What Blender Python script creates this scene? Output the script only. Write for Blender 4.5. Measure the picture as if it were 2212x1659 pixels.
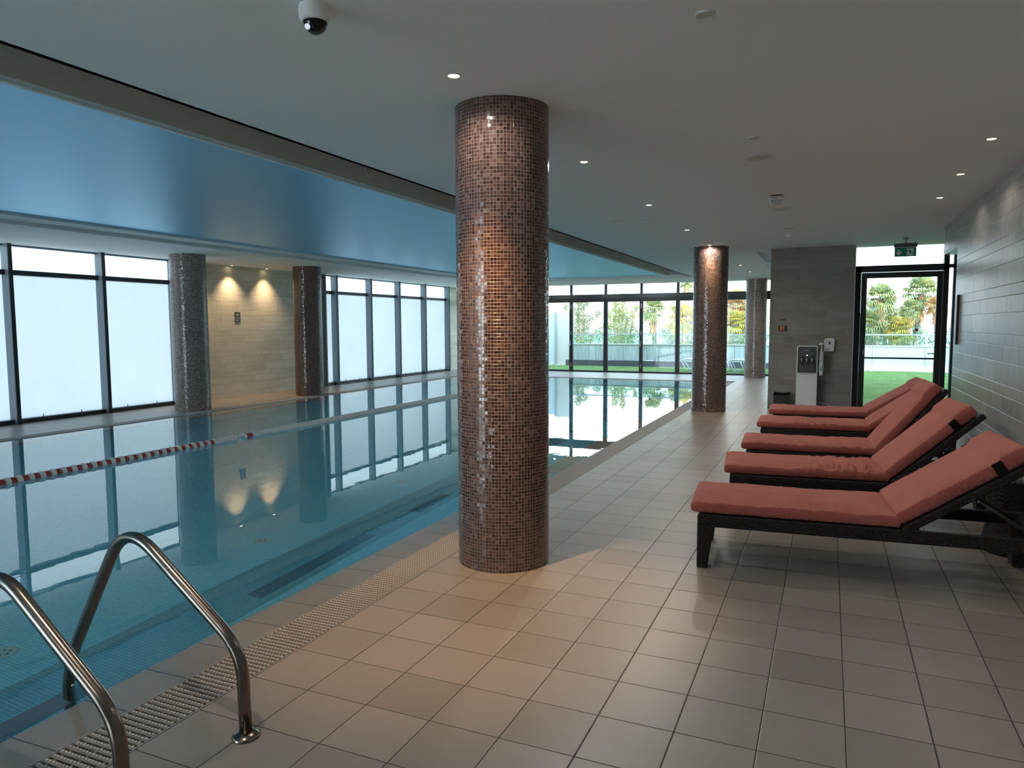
import bpy, math, random
from mathutils import Vector, Matrix, noise
for o in list(bpy.data.objects): bpy.data.objects.remove(o)
sc = bpy.context.scene
C = sc.collection
R = math.radians
# ------------------------------------------------------------------ camera
F_PX, YAW, PITCH, ROLL, CAM_H = 1553.5, .4143, .0816, .00404, 1.5546
cam_d = bpy.data.cameras.new('camera'); cam = bpy.data.objects.new('camera', cam_d); C.objects.link(cam)
cam_d.sensor_fit = 'HORIZONTAL'; cam_d.sensor_width = 36.0; cam_d.lens = 36.0*F_PX/2212
cam_d.clip_start = .05; cam_d.clip_end = 3000
fwd = Vector((-math.sin(YAW)*math.cos(PITCH), math.cos(YAW)*math.cos(PITCH), -math.sin(PITCH)))
rgt = Vector((math.cos(YAW), math.sin(YAW), 0)); dwn = fwd.cross(rgt)
r2 = rgt*math.cos(ROLL)+dwn*math.sin(ROLL); d2 = -rgt*math.sin(ROLL)+dwn*math.cos(ROLL)
M = Matrix((r2, -d2, -fwd)).transposed().to_4x4(); M.translation = (0, 0, CAM_H); cam.matrix_world = M
sc.camera = cam
# ------------------------------------------------------------------ view, sky, sun
sc.view_settings.view_transform = 'Standard'; sc.view_settings.look = 'None'
sc.view_settings.exposure = 1.66; sc.view_settings.gamma = 1.0; sc.view_settings.use_curve_mapping = False
sc.cycles.max_bounces = 9; sc.cycles.diffuse_bounces = 5; sc.cycles.glossy_bounces = 4
sc.cycles.transmission_bounces = 6; sc.cycles.transparent_max_bounces = 12
sc.cycles.use_denoising = True; sc.cycles.sample_clamp_indirect = 6.0
sc.cycles.caustics_reflective = True
DOWNLIGHT_W = 7.0; FLOOD_W = 11.0
w = bpy.data.worlds.new('world'); sc.world = w; w.use_nodes = True
nt = w.node_tree; nt.nodes.clear()
out = nt.nodes.new('ShaderNodeOutputWorld'); bg = nt.nodes.new('ShaderNodeBackground')
tc = nt.nodes.new('ShaderNodeTexCoord'); sx = nt.nodes.new('ShaderNodeSeparateXYZ'); cr = nt.nodes.new('ShaderNodeValToRGB')
nt.links.new(tc.outputs['Generated'], sx.inputs[0]); nt.links.new(sx.outputs[2], cr.inputs[0])
cr.color_ramp.elements[0].position = 0.0; cr.color_ramp.elements[0].color = (.80, .93, 1.0, 1)
cr.color_ramp.elements[1].position = .75; cr.color_ramp.elements[1].color = (.48, .70, 1.0, 1)
e = cr.color_ramp.elements.new(.18); e.color = (.78, .95, 1.0, 1)
nt.links.new(cr.outputs[0], bg.inputs[0])
SKY, SUNSIDE = 1.35, 9.0                      # a sky that grows brighter on the side of the sun
dt = nt.nodes.new('ShaderNodeVectorMath'); dt.operation = 'DOT_PRODUCT'; nt.links.new(tc.outputs['Generated'], dt.inputs[0]); dt.inputs[1].default_value = (.35, -.92, .15)
mp = nt.nodes.new('ShaderNodeMapRange'); mp.interpolation_type = 'SMOOTHSTEP'; nt.links.new(dt.outputs['Value'], mp.inputs[0])
for i_, v_ in zip((1, 2, 3, 4), (.60, .98, SKY, SKY*SUNSIDE)): mp.inputs[i_].default_value = v_
nt.links.new(mp.outputs[0], bg.inputs[1])
nt.links.new(bg.outputs[0], out.inputs[0])
sd = bpy.data.lights.new('sun', 'SUN'); sd.energy = 2.6; sd.color = (1.0, .80, .52); sd.angle = R(1.0)
sun = bpy.data.objects.new('sun', sd); C.objects.link(sun)
sun.rotation_euler = Vector((.80, -.60, .40)).to_track_quat('Z', 'Y').to_euler()
random.seed(4)

# ------------------------------------------------------------------ materials
class N:
    def __init__(s, name):
        s.m = bpy.data.materials.new(name); s.m.use_nodes = True; s.t = s.m.node_tree
        s.b = s.t.nodes['Principled BSDF']; s.o = s.t.nodes['Material Output']
    def n(s, k, **kw):
        x = s.t.nodes.new(k)
        for a, v in kw.items(): setattr(x, a, v)
        return x
    def l(s, a, b): s.t.links.new(a, b)
    def put(s, sock, v):
        if isinstance(v, bpy.types.NodeSocket): s.l(v, sock)
        else: sock.default_value = v
    def m_(s, op, a, b=None, c=None):
        x = s.n('ShaderNodeMath', operation=op); s.put(x.inputs[0], a)
        if b is not None: s.put(x.inputs[1], b)
        if c is not None: s.put(x.inputs[2], c)
        return x.outputs[0]
    def xyz(s, kind='pos'):
        if kind == 'pos': o = s.n('ShaderNodeNewGeometry').outputs['Position']
        elif kind == 'obj': o = s.n('ShaderNodeTexCoord').outputs['Object']
        else: o = s.n('ShaderNodeTexCoord').outputs['UV']
        x = s.n('ShaderNodeSeparateXYZ'); s.l(o, x.inputs[0]); return x.outputs[0], x.outputs[1], x.outputs[2], o
    def comb(s, a, b, c=0.0):
        x = s.n('ShaderNodeCombineXYZ'); s.put(x.inputs[0], a); s.put(x.inputs[1], b); s.put(x.inputs[2], c); return x.outputs[0]
    def white(s, vec):
        x = s.n('ShaderNodeTexWhiteNoise', noise_dimensions='3D'); s.l(vec, x.inputs[0]); return x.outputs['Value'], x.outputs['Color']
    def noise(s, vec, scale, detail=3.0, rough=.5):
        x = s.n('ShaderNodeTexNoise'); s.l(vec, x.inputs['Vector']); x.inputs['Scale'].default_value = scale
        x.inputs['Detail'].default_value = detail; x.inputs['Roughness'].default_value = rough; return x.outputs[0]
    def ramp(s, f, stops):
        x = s.n('ShaderNodeValToRGB'); s.l(f, x.inputs[0]); r = x.color_ramp
        while len(r.elements) < len(stops): r.elements.new(.5)
        for e, (p, c) in zip(r.elements, stops): e.position = p; e.color = (*c, 1)
        return x.outputs[0]
    def mix(s, f, a, b):
        x = s.n('ShaderNodeMix', data_type='RGBA'); s.put(x.inputs[0], f)
        for k, v in ((6, a), (7, b)):
            if isinstance(v, bpy.types.NodeSocket): s.l(v, x.inputs[k])
            else: x.inputs[k].default_value = (*v, 1)
        return x.outputs[2]
    def base(s, v):
        if isinstance(v, bpy.types.NodeSocket): s.l(v, s.b.inputs['Base Color'])
        else: s.b.inputs['Base Color'].default_value = (*v, 1)
    def set(s, **kw):
        for k, v in kw.items(): s.put(s.b.inputs[k.replace('_', ' ')], v)
    def bump(s, h, dist, strength=1.0):
        x = s.n('ShaderNodeBump'); s.l(h, x.inputs['Height']); x.inputs['Distance'].default_value = dist
        x.inputs['Strength'].default_value = strength; s.l(x.outputs[0], s.b.inputs['Normal'])

def plain(name, col, rough=.5, metal=0.0, spec=.5, bump=None, vary=0.0):
    k = N(name); k.base(col); k.set(Roughness=rough, Metallic=metal); k.set(Specular_IOR_Level=spec)
    _, _, _, p = k.xyz('pos')
    if vary:
        f = k.noise(p, 2.3, 4); k.base(k.mix(k.m_('MULTIPLY', f, vary), col, tuple(c*.6 for c in col)))
    if bump: k.bump(k.noise(p, bump[0], 3), bump[1])
    return k.m

def grid_tile(name, axes, pitch, origin, grout_w, tile_stops, grout, rough, tilt=0.0, kind='pos', vein=0.0, bumpd=.0015, spec=.5, edge=1.0):
    """square tiles: colour per tile, grout lines, a slight tilt of each tile"""
    k = N(name); x = k.xyz(kind); co = [x[a] for a in axes]
    u = k.m_('DIVIDE', k.m_('SUBTRACT', co[0], origin[0]), pitch[0]); v = k.m_('DIVIDE', k.m_('SUBTRACT', co[1], origin[1]), pitch[1])
    iu, iv = k.m_('FLOOR', u), k.m_('FLOOR', v); fu, fv = k.m_('FRACT', u), k.m_('FRACT', v)
    val, col = k.white(k.comb(iu, iv)); sp = k.n('ShaderNodeSeparateColor'); k.l(col, sp.inputs[0])
    eu = k.m_('MULTIPLY', k.m_('MINIMUM', fu, k.m_('SUBTRACT', 1.0, fu)), pitch[0]); ev = k.m_('MULTIPLY', k.m_('MINIMUM', fv, k.m_('SUBTRACT', 1.0, fv)), pitch[1])
    e = k.m_('MINIMUM', eu, ev); g = k.m_('LESS_THAN', e, grout_w/2)
    c = k.ramp(val, tile_stops)
    if vein:
        f = k.noise(x[3], 9.0, 6, .6); c = k.mix(k.m_('MULTIPLY', f, vein), c, tuple(q*.55 for q in tile_stops[0][1]))
    k.base(k.mix(g, c, grout)); k.set(Specular_IOR_Level=spec)
    k.set(Roughness=k.m_('ADD', rough, k.m_('MULTIPLY', g, .35)))
    t1 = k.m_('MULTIPLY', k.m_('SUBTRACT', sp.outputs[0], .5), fu); t2 = k.m_('MULTIPLY', k.m_('SUBTRACT', sp.outputs[1], .5), fv)
    sm = k.m_('MINIMUM', k.m_('DIVIDE', e, grout_w*edge+.0005), 1.0)
    h = k.m_('ADD', k.m_('MULTIPLY', k.m_('ADD', t1, t2), tilt), sm)
    k.bump(h, bumpd)
    return k.m

def plank_wall(name, axes, cols, rough=.45, length=.62, gcol=(.30, .28, .25), vert=False):
    """stone planks in courses of three heights, joints staggered by course"""
    k = N(name); x = k.xyz('pos'); a, z = x[axes[0]], x[2]
    per = .45; q = k.m_('DIVIDE', z, per); iq = k.m_('FLOOR', q); fz = k.m_('MULTIPLY', k.m_('FRACT', q), per)
    s1 = k.m_('GREATER_THAN', fz, .10); s2 = k.m_('GREATER_THAN', fz, .30)
    row = k.m_('ADD', k.m_('MULTIPLY', iq, 3.0), k.m_('ADD', s1, s2))
    rv, _ = k.white(k.comb(row, 7.0)); u = k.m_('ADD', k.m_('DIVIDE', a, length), rv)
    iu, fu = k.m_('FLOOR', u), k.m_('FRACT', u); v, _ = k.white(k.comb(iu, row))
    eu = k.m_('MULTIPLY', k.m_('MINIMUM', fu, k.m_('SUBTRACT', 1.0, fu)), length)
    d = [k.m_('ABSOLUTE', k.m_('SUBTRACT', fz, h)) for h in (0.0, .10, .30, .45)]
    ez = k.m_('MINIMUM', k.m_('MINIMUM', d[0], d[1]), k.m_('MINIMUM', d[2], d[3])); e = k.m_('MINIMUM', eu, ez)
    g = k.m_('LESS_THAN', e, .0028)
    sc1 = (k.m_('MULTIPLY', a, 14.0), k.m_('MULTIPLY', z, 2.0)) if vert else (k.m_('MULTIPLY', a, 1.6), k.m_('MULTIPLY', z, 7.0))
    f = k.noise(k.comb(k.m_('ADD', sc1[0], k.m_('MULTIPLY', v, 9.0)), sc1[1], row), 1.6, 5, .6)
    c = k.ramp(k.m_('ADD', k.m_('MULTIPLY', f, .75), k.m_('MULTIPLY', v, .3)), [(.25, cols[0]), (.5, cols[1]), (.8, cols[2])])
    k.base(k.mix(k.m_('MULTIPLY', g, .6), c, gcol)); k.set(Roughness=rough)
    k.bump(k.m_('ADD', k.m_('MINIMUM', k.m_('DIVIDE', e, .004), 1.0), k.m_('MULTIPLY', f, .5)), .003)
    return k.m

MT = {}
MT['floor'] = grid_tile('floor_tile', (0, 1), (.3, .3), (-2.2985, 3.558), .0045, [(0, (.285, .255, .222)), (.5, (.33, .298, .262)), (1, (.365, .33, .295))],
                        (.035, .028, .024), .36, tilt=.25, vein=.28, bumpd=.0012, spec=.5)
MT['ledge'] = grid_tile('ledge_tile', (0, 1), (.3, .3), (-2.255, 3.45), .0045, [(0, (.50, .45, .40)), (1, (.58, .52, .46))],
                        (.04, .032, .028), .3, tilt=.2, vein=.25, bumpd=.001)
MT['mosaic'] = grid_tile('brown_glass_mosaic', (0, 1), (.0209, .0209), (0, 0), .0030,
                         [(0, (.034, .013, .010)), (.45, (.075, .032, .024)), (.8, (.115, .052, .040)), (1, (.19, .11, .09))],
                         (.31, .25, .21), .13, tilt=1.6, kind='uv', bumpd=.0016, spec=.7, edge=.5)
MT['mosaic_pale'] = grid_tile('grey_glass_mosaic', (0, 1), (.0209, .0209), (0, 0), .0030,
                         [(0, (.11, .075, .066)), (.45, (.21, .15, .135)), (.8, (.30, .23, .205)), (1, (.42, .35, .33))],
                         (.42, .37, .34), .15, tilt=1.6, kind='uv', bumpd=.0016, spec=.7, edge=.5)
MT['pool'] = grid_tile('pool_mosaic', (0, 1), (.025, .025), (0, 0), .0028, [(0, (.22, .78, 1.0)), (.5, (.27, .84, 1.0)), (1, (.33, .90, 1.0))],
                       (.12, .44, .58), .3, bumpd=.0005)
MT['pool_side'] = grid_tile('pool_wall_mosaic', (1, 2), (.025, .025), (0, 0), .0028, [(0, (.24, .66, .80)), (1, (.36, .80, .92))], (.12, .44, .58), .3, bumpd=.0005)
MT['pool_end'] = grid_tile('pool_end_mosaic', (0, 2), (.025, .025), (0, 0), .0028, [(0, (.24, .66, .80)), (1, (.36, .80, .92))], (.12, .44, .58), .3, bumpd=.0005)
MT['stripe'] = grid_tile('dark_dash_mosaic', (0, 1), (.025, .025), (0, 0), .0028, [(0, (.04, .17, .23)), (1, (.06, .21, .28))], (.03, .12, .17), .3, bumpd=.0005)  # darker mosaic dashes on the basin floor
MT['stripe2'] = grid_tile('wide_band_mosaic', (0, 1), (.025, .025), (0, 0), .0028, [(0, (.15, .50, .62)), (1, (.20, .58, .70))], (.05, .19, .26), .3, bumpd=.0005)  # mid-dark mosaic band along the basin floor
MT['stone_left'] = plank_wall('beige_stone_planks', (1,), [(.62, .58, .47), (.74, .70, .59), (.84, .81, .71)], .55, .62)
MT['stone_right'] = plank_wall('grey_stone_planks', (1,), [(.27, .26, .235), (.38, .37, .34), (.50, .49, .46)], .30, .60, (.07, .07, .065), True)
MT['stone_block'] = plank_wall('taupe_stone_planks', (0,), [(.17, .155, .13), (.235, .215, .185), (.30, .28, .245)], .5, .75, (.36, .34, .30))
MT['ceiling'] = plain('ceiling_paint', (.82, .84, .83), .75, spec=.25)
MT['ceiling_grey'] = plain('ceiling_slot_paint', (.58, .58, .53), .8, spec=.2)
MT['tread'] = plain('blue_grey_tread', (.15, .17, .22), .4)
MT['inlet'] = plain('pale_teal_plastic', (.42, .72, .74), .4)
MT['white'] = plain('white_plastic', (.78, .78, .77), .35)
MT['offwhite'] = plain('off_white_plastic', (.62, .61, .58), .45)
MT['frame'] = plain('anthracite_aluminium', (.035, .042, .05), .38, spec=.5)
MT['mullion'] = plain('steel_blue_aluminium', (.20, .25, .30), .33, spec=.6)
MT['black'] = plain('black_aluminium', (.012, .013, .015), .4)
MT['black_plastic'] = plain('black_plastic', (.015, .015, .016), .35)
MT['charcoal'] = plain('charcoal_plastic', (.065, .07, .072), .3)
MT['silver'] = plain('silver_plastic', (.42, .43, .45), .35)
MT['chrome'] = plain('chrome', (.75, .76, .78), .18, 1.0)
k = N('streaked_concrete'); x = k.xyz('pos'); f = k.noise(k.comb(k.m_('MULTIPLY', x[0], 9.0), k.m_('MULTIPLY', x[2], .8)), 1.2, 5, .65)
k.base(k.ramp(f, [(.3, (.30, .36, .34)), (.5, (.50, .57, .53)), (.7, (.60, .66, .62))])); k.set(Roughness=.9); MT['streaked'] = k.m
MT['concrete'] = plain('raw_concrete', (0.520, 0.559, 0.546), .85, bump=(9, .004), vary=.7)
MT['concrete_pale'] = plain('pale_concrete', (0.751, 0.741, 0.700), .85, vary=.3)
MT['panel_blue'] = plain('blue_grey_cladding', (0.633, 0.714, 0.776), .6, vary=.25)
MT['plinth'] = plain('dark_plinth', (.10, .10, .12), .7)
MT['bark'] = plain('palm_bark', (.20, .15, .12), .95, bump=(14, .02), vary=.6)
MT['bark_warm'] = plain('dry_palm_skirt', (0.372, 0.198, 0.090), .95, bump=(18, .02), vary=.5)
MT['red'] = plain('red_plastic', (.62, .06, .05), .35)
MT['yellow'] = plain('yellow_plastic', (.80, .55, .08), .4)
MT['dark_red'] = plain('dark_red_label', (.16, .04, .04), .5)
MT['green'] = plain('exit_green', (.0, .24, .13), .4)
MT['sign_grey'] = plain('grey_sign', (.085, .095, .105), .45)
MT['sign_pale'] = plain('pale_print', (.60, .60, .56), .6)
MT['lane_white'] = plain('white_float', (.82, .82, .77), .35)
MT['lane_red'] = plain('red_float', (.42, .045, .035), .35)
MT['lane_teal'] = plain('teal_grey_float', (.22, .32, .32), .35)
MT['grate'] = plain('beige_grating', (.25, .22, .19), .42, spec=.5)
MT['channel'] = plain('drain_channel', (.02, .018, .016), .6)
MT['strap'] = plain('black_webbing', (.006, .006, .006), .9, spec=.1)
MT['sunbed_white'] = plain('white_sunbed', (.75, .80, .86), .5)
MT['sunbed_blue'] = plain('blue_sling', (.18, .42, .78), .6)
MT['sea'] = plain('sea_water', (.22, .45, .62), .3)
MT['lawn_base'] = plain('park_ground', (.10, .15, .07), .95)
k = N('stainless_steel'); x = k.xyz('pos'); k.base((.21, .18, .155)); k.set(Metallic=1.0)
k.set(Roughness=k.m_('ADD', .19, k.m_('MULTIPLY', k.noise(x[3], 420.0, 2), .07))); MT['steel'] = k.m
k = N('blue_stretch_ceiling'); x = k.xyz('pos'); f = k.noise(k.comb(k.m_('MULTIPLY', x[0], 1.0), k.m_('MULTIPLY', x[1], 3.0), x[2]), 40.0, 4, .6)
k.base(k.mix(f, (.29, .68, 1.0), (.33, .74, 1.0))); k.set(Roughness=.42, Specular_IOR_Level=.8, Metallic=.6); k.bump(f, .0012); MT['blue'] = k.m
k = N('artificial_turf'); x = k.xyz('pos'); f = k.noise(k.comb(k.m_('MULTIPLY', x[0], 18.0), k.m_('MULTIPLY', x[1], 34.0)), 1.0, 5, .8); f2 = k.noise(k.comb(x[0], k.m_('MULTIPLY', x[1], .6)), 3.2, 4, .7)
ff = k.m_('ADD', k.m_('MULTIPLY', f, .5), k.m_('MULTIPLY', f2, .5))
k.base(k.ramp(ff, [(.3, (.08, .17, .03)), (.5, (.165, .28, .075)), (.68, (.29, .385, .17))])); k.set(Roughness=.9, Specular_IOR_Level=.1); k.bump(f, .03); MT['turf'] = k.m
def wicker(name, col, hi):
    k = N(name); x = k.xyz('obj'); a = k.m_('DIVIDE', k.m_('ADD', x[0], x[1]), .016); b = k.m_('DIVIDE', k.m_('ADD', x[2], k.m_('MULTIPLY', x[1], .02)), .011)
    ib = k.m_('FLOOR', b); a2 = k.m_('ADD', a, k.m_('MULTIPLY', k.m_('MODULO', ib, 2.0), .5))
    h = k.m_('MULTIPLY', k.m_('ABSOLUTE', k.m_('SINE', k.m_('MULTIPLY', a2, math.pi))), k.m_('ABSOLUTE', k.m_('SINE', k.m_('MULTIPLY', b, math.pi))))
    k.base(k.mix(h, col, hi)); k.set(Roughness=.42, Specular_IOR_Level=.28); k.bump(h, .006); return k.m
MT['wicker'] = wicker('black_brown_wicker', (.006, .005, .006), (.028, .023, .024))
MT['rim'] = wicker('grey_ribbed_weave', (.10, .11, .12), (.42, .44, .47))
def fabric(name, dark, mid, sc_=.0065):
    k = N(name); x = k.xyz('obj'); p = k.m_('ADD', x[0], x[2]); q = k.m_('SUBTRACT', x[0], x[2])
    h = k.m_('MULTIPLY', k.m_('SINE', k.m_('MULTIPLY', k.m_('ADD', p, x[1]), 6.283/sc_)), k.m_('SINE', k.m_('MULTIPLY', k.m_('SUBTRACT', q, x[1]), 6.283/(sc_*1.3))))
    f = k.noise(x[3], 5.0, 4, .6); k.base(k.mix(k.m_('ADD', k.m_('MULTIPLY', h, .30), k.m_('MULTIPLY', f, .55)), mid, dark))
    k.set(Roughness=.85, Specular_IOR_Level=.2); k.b.inputs['Sheen Weight'].default_value = .35; k.b.inputs['Sheen Roughness'].default_value = .5
    k.b.inputs['Sheen Tint'].default_value = (1, .6, .5, 1)
    k.bump(k.m_('ADD', h, k.m_('MULTIPLY', f, 1.5)), .0018); return k.m
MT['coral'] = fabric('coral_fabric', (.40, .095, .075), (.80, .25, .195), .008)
MT['coral_side_shade'] = fabric('coral_mesh_shaded_side', (.20, .042, .034), (.50, .125, .095), .012)  # coarser side weave, its colour also darkened for shade on the cushion sides
# clear glass (transparent with a Fresnel reflection), frosted glass, water
def clear_glass(name, tint, refl=1.0):
    k = N(name); k.t.nodes.remove(k.b); t = k.n('ShaderNodeBsdfTransparent'); t.inputs[0].default_value = (*tint, 1)
    g = k.n('ShaderNodeBsdfGlossy'); g.inputs['Roughness'].default_value = .01; fr = k.n('ShaderNodeFresnel'); bfc = k.n('ShaderNodeNewGeometry').outputs['Backfacing']; k.l(k.m_('SUBTRACT', 1.5, k.m_('MULTIPLY', bfc, 1.5-1/1.5)), fr.inputs[0])
    mx = k.n('ShaderNodeMixShader'); k.l(k.m_('MULTIPLY', fr.outputs[0], refl), mx.inputs[0]); k.l(t.outputs[0], mx.inputs[1]); k.l(g.outputs[0], mx.inputs[2]); k.l(mx.outputs[0], k.o.inputs[0]); return k.m
MT['glass'] = clear_glass('clear_glass', (.93, .97, .97))
MT['glass_green'] = clear_glass('green_tinted_glass', (.70, .88, .88))
def frosted(name, col, blotch):
    k = N(name); k.t.nodes.remove(k.b); x = k.xyz('pos'); f = k.noise(k.comb(0.0, k.m_('MULTIPLY', x[1], 1.1), k.m_('MULTIPLY', x[2], .8)), 1.3, 4, .55)
    c = k.mix(k.m_('MULTIPLY', f, blotch), col, (col[0]*.62, col[1]*.74, col[2]*.84))
    t = k.n('ShaderNodeBsdfTranslucent'); k.l(c, t.inputs[0]); g = k.n('ShaderNodeBsdfGlossy'); g.inputs['Roughness'].default_value = .3; g.inputs[0].default_value = (1, 1, 1, 1)
    mx = k.n('ShaderNodeMixShader'); mx.inputs[0].default_value = .05; k.l(t.outputs[0], mx.inputs[1]); k.l(g.outputs[0], mx.inputs[2]); k.l(mx.outputs[0], k.o.inputs[0]); return k.m
MT['frost'] = frosted('frosted_glass', (.245, .258, .258), .5)
MT['frost_fill'] = frosted('rear_fill_glass', (.75, .75, .75), .1)  # glass of the added rear window, passes extra fill light
MT['frost_top'] = frosted('pale_frosted_glass', (.46, .48, .48), .15)  # upper panes tinted paler than the panes below
k = N('pool_water_surface'); k.t.nodes.remove(k.b); g = k.n('ShaderNodeBsdfGlass'); g.inputs['IOR'].default_value = 1.42; g.inputs['Roughness'].default_value = 0.0
g.inputs[0].default_value = (.97, 1.0, 1.0, 1); x = k.xyz('pos')
bm_ = k.n('ShaderNodeBump'); bm_.inputs['Distance'].default_value = .0016; bm_.inputs['Strength'].default_value = 1
hh = k.m_('MULTIPLY', k.noise(k.comb(k.m_('MULTIPLY', x[0], 1.0), k.m_('MULTIPLY', x[1], .7)), 5.0, 2, .4), k.m_('POWER', k.noise(x[3], .33, 2), 2.0))
k.l(hh, bm_.inputs['Height']); k.l(bm_.outputs[0], g.inputs['Normal']); k.l(g.outputs[0], k.o.inputs[0]); MT['water'] = k.m
def emit(name, col, s):
    k = N(name); k.t.nodes.remove(k.b); e = k.n('ShaderNodeEmission'); e.inputs[0].default_value = (*col, 1); e.inputs[1].default_value = s; k.l(e.outputs[0], k.o.inputs[0]); return k.m
MT['lamp'] = emit('warm_lamp', (1.0, .76, .45), 6.0)
MT['led'] = emit('white_indicator', (1, .95, .8), 2.0)
def leafy(name, stops, tr=.35):
    k = N(name); oi = k.n('ShaderNodeNewGeometry'); x = k.xyz('obj')
    v = k.noise(x[3], 1.6, 3, .7); r = k.m_('ADD', k.m_('MULTIPLY', oi.outputs['Random Per Island'], .55), k.m_('MULTIPLY', v, .5))
    c = k.ramp(r, stops); k.base(c); k.set(Roughness=.6); t = k.n('ShaderNodeBsdfTranslucent'); k.l(c, t.inputs[0]); mx = k.n('ShaderNodeMixShader')
    mx.inputs[0].default_value = tr; k.l(k.b.outputs[0], mx.inputs[1]); k.l(t.outputs[0], mx.inputs[2]); k.l(mx.outputs[0], k.o.inputs[0]); return k.m
MT['palm_leaf'] = leafy('palm_fronds', [(.2, (0.080, 0.140, 0.080)), (.5, (0.170, 0.210, 0.080)), (.85, (0.300, 0.260, 0.070))])
MT['palm_yellow'] = leafy('yellow_fronds', [(.2, (0.110, 0.150, 0.060)), (.5, (0.310, 0.260, 0.050)), (.85, (0.425, 0.300, 0.040))])  # crown colour shifted towards yellow
MT['palm_orange'] = leafy('orange_fronds', [(.2, (0.170, 0.150, 0.070)), (.5, (0.360, 0.200, 0.070)), (.85, (0.450, 0.230, 0.070))])  # crown colour shifted towards orange
MT['pine_leaf'] = leafy('pine_needles', [(.2, (0.066, 0.110, 0.077)), (.5, (0.143, 0.187, 0.094)), (.85, (0.264, 0.275, 0.110))])
MT['pine_light'] = leafy('sunlit_foliage', [(.2, (0.110, 0.165, 0.066)), (.5, (0.231, 0.275, 0.088)), (.85, (0.341, 0.341, 0.121))])
MT['bush_leaf'] = leafy('hedge_leaves', [(.2, (0.055, 0.110, 0.077)), (.5, (0.121, 0.187, 0.099)), (.85, (0.231, 0.264, 0.099))])

# ------------------------------------------------------------------ mesh helpers
class MB:
    def __init__(s): s.v = []; s.f = []; s.uv = None; s.sm = []
    def add(s, vs, fs, smooth=False):
        o = len(s.v); s.v += [tuple(v) for v in vs]; s.f += [tuple(o+i for i in f) for f in fs]; s.sm += [smooth]*len(fs); return s
    def box(s, a, b, m=None):
        (x0, y0, z0), (x1, y1, z1) = a, b
        vs = [(x0, y0, z0), (x1, y0, z0), (x1, y1, z0), (x0, y1, z0), (x0, y0, z1), (x1, y0, z1), (x1, y1, z1), (x0, y1, z1)]
        if m: vs = [m @ Vector(v) for v in vs]
        return s.add(vs, [(0, 3, 2, 1), (4, 5, 6, 7), (0, 1, 5, 4), (1, 2, 6, 5), (2, 3, 7, 6), (3, 0, 4, 7)])
    def lathe(s, prof, seg=32, c=(0, 0, 0), m=None, cap=True):
        """prof: (radius, height) pairs"""
        vs = []; n = len(prof)
        for r, z in prof:
            for i in range(seg):
                t = 2*math.pi*i/seg; v = Vector((r*math.cos(t), r*math.sin(t), z))
                if m: v = m @ v
                vs.append(v+Vector(c))
        fs = [(j*seg+i, j*seg+(i+1) % seg, (j+1)*seg+(i+1) % seg, (j+1)*seg+i) for j in range(n-1) for i in range(seg)]
        s.add(vs, fs, True)
        if cap:
            o = len(s.v)-len(vs)
            s.f += [tuple(o+i for i in reversed(range(seg))), tuple(o+(n-1)*seg+i for i in range(seg))]; s.sm += [False]*2
        return s
    def tube(s, pts, r, seg=10, cap=True):
        pts = [Vector(p) for p in pts]; rs = r if isinstance(r, (list, tuple)) else [r]*len(pts)
        vs = []; up = None
        for i, p in enumerate(pts):
            t = (pts[min(i+1, len(pts)-1)]-pts[max(i-1, 0)]).normalized()
            if up is None: up = t.orthogonal().normalized()
            up = (up-t*up.dot(t)).normalized(); s2 = t.cross(up)
            for k in range(seg):
                a = 2*math.pi*k/seg; vs.append(p+(up*math.cos(a)+s2*math.sin(a))*rs[i])
        n = len(pts); fs = [(j*seg+i, j*seg+(i+1) % seg, (j+1)*seg+(i+1) % seg, (j+1)*seg+i) for j in range(n-1) for i in range(seg)]
        s.add(vs, fs, True)
        if cap:
            o = len(s.v)-len(vs); s.f += [tuple(o+i for i in reversed(range(seg))), tuple(o+(n-1)*seg+i for i in range(seg))]; s.sm += [False]*2
        return s
    def prism(s, poly, axis, a, b):
        """poly in the two other axes (in order), extruded along axis from a to b"""
        def mk(p, q): r = [0, 0, 0]; o = [i for i in range(3) if i != axis]; r[o[0]], r[o[1]] = p; r[axis] = q; return tuple(r)
        n = len(poly); vs = [mk(p, a) for p in poly]+[mk(p, b) for p in poly]
        return s.add(vs, [tuple(range(n)), tuple(range(2*n-1, n-1, -1))]+[(i, n+i, n+(i+1) % n, (i+1) % n) for i in range(n)])
    def build(s, name, mat, parent=None, bevel=0, seg=2, sub=0):
        me = bpy.data.meshes.new(name); me.from_pydata(s.v, [], s.f); me.validate()
        if len(me.polygons) == len(s.sm): me.polygons.foreach_set('use_smooth', s.sm)
        import bmesh
        if not s.uv and len(s.f) < 60000:
            b = bmesh.new(); b.from_mesh(me); bmesh.ops.recalc_face_normals(b, faces=b.faces); b.to_mesh(me); b.free()
        me.materials.append(MT[mat] if isinstance(mat, str) else mat)
        o = bpy.data.objects.new(name, me); C.objects.link(o)
        if parent is not None: o.parent = parent
        if bevel:
            md = o.modifiers.new('bevel', 'BEVEL'); md.width = bevel; md.segments = seg; md.limit_method = 'ANGLE'; md.angle_limit = R(40)
            for p in me.polygons: p.use_smooth = True
            wn = o.modifiers.new('wn', 'WEIGHTED_NORMAL'); wn.keep_sharp = True
        if sub:
            md = o.modifiers.new('sub', 'SUBSURF'); md.levels = sub; md.render_levels = sub
        return o
def tag(o, label=None, cat=None, group=None, kind=None):
    if label: o['label'] = label
    if cat: o['category'] = cat
    if group: o['group'] = group
    if kind: o['kind'] = kind
    return o
def empty(name, loc=(0, 0, 0), rz=0.0):
    o = bpy.data.objects.new(name, None); C.objects.link(o); o.location = loc; o.rotation_euler = (0, 0, rz); o.empty_display_size = .1; return o
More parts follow.
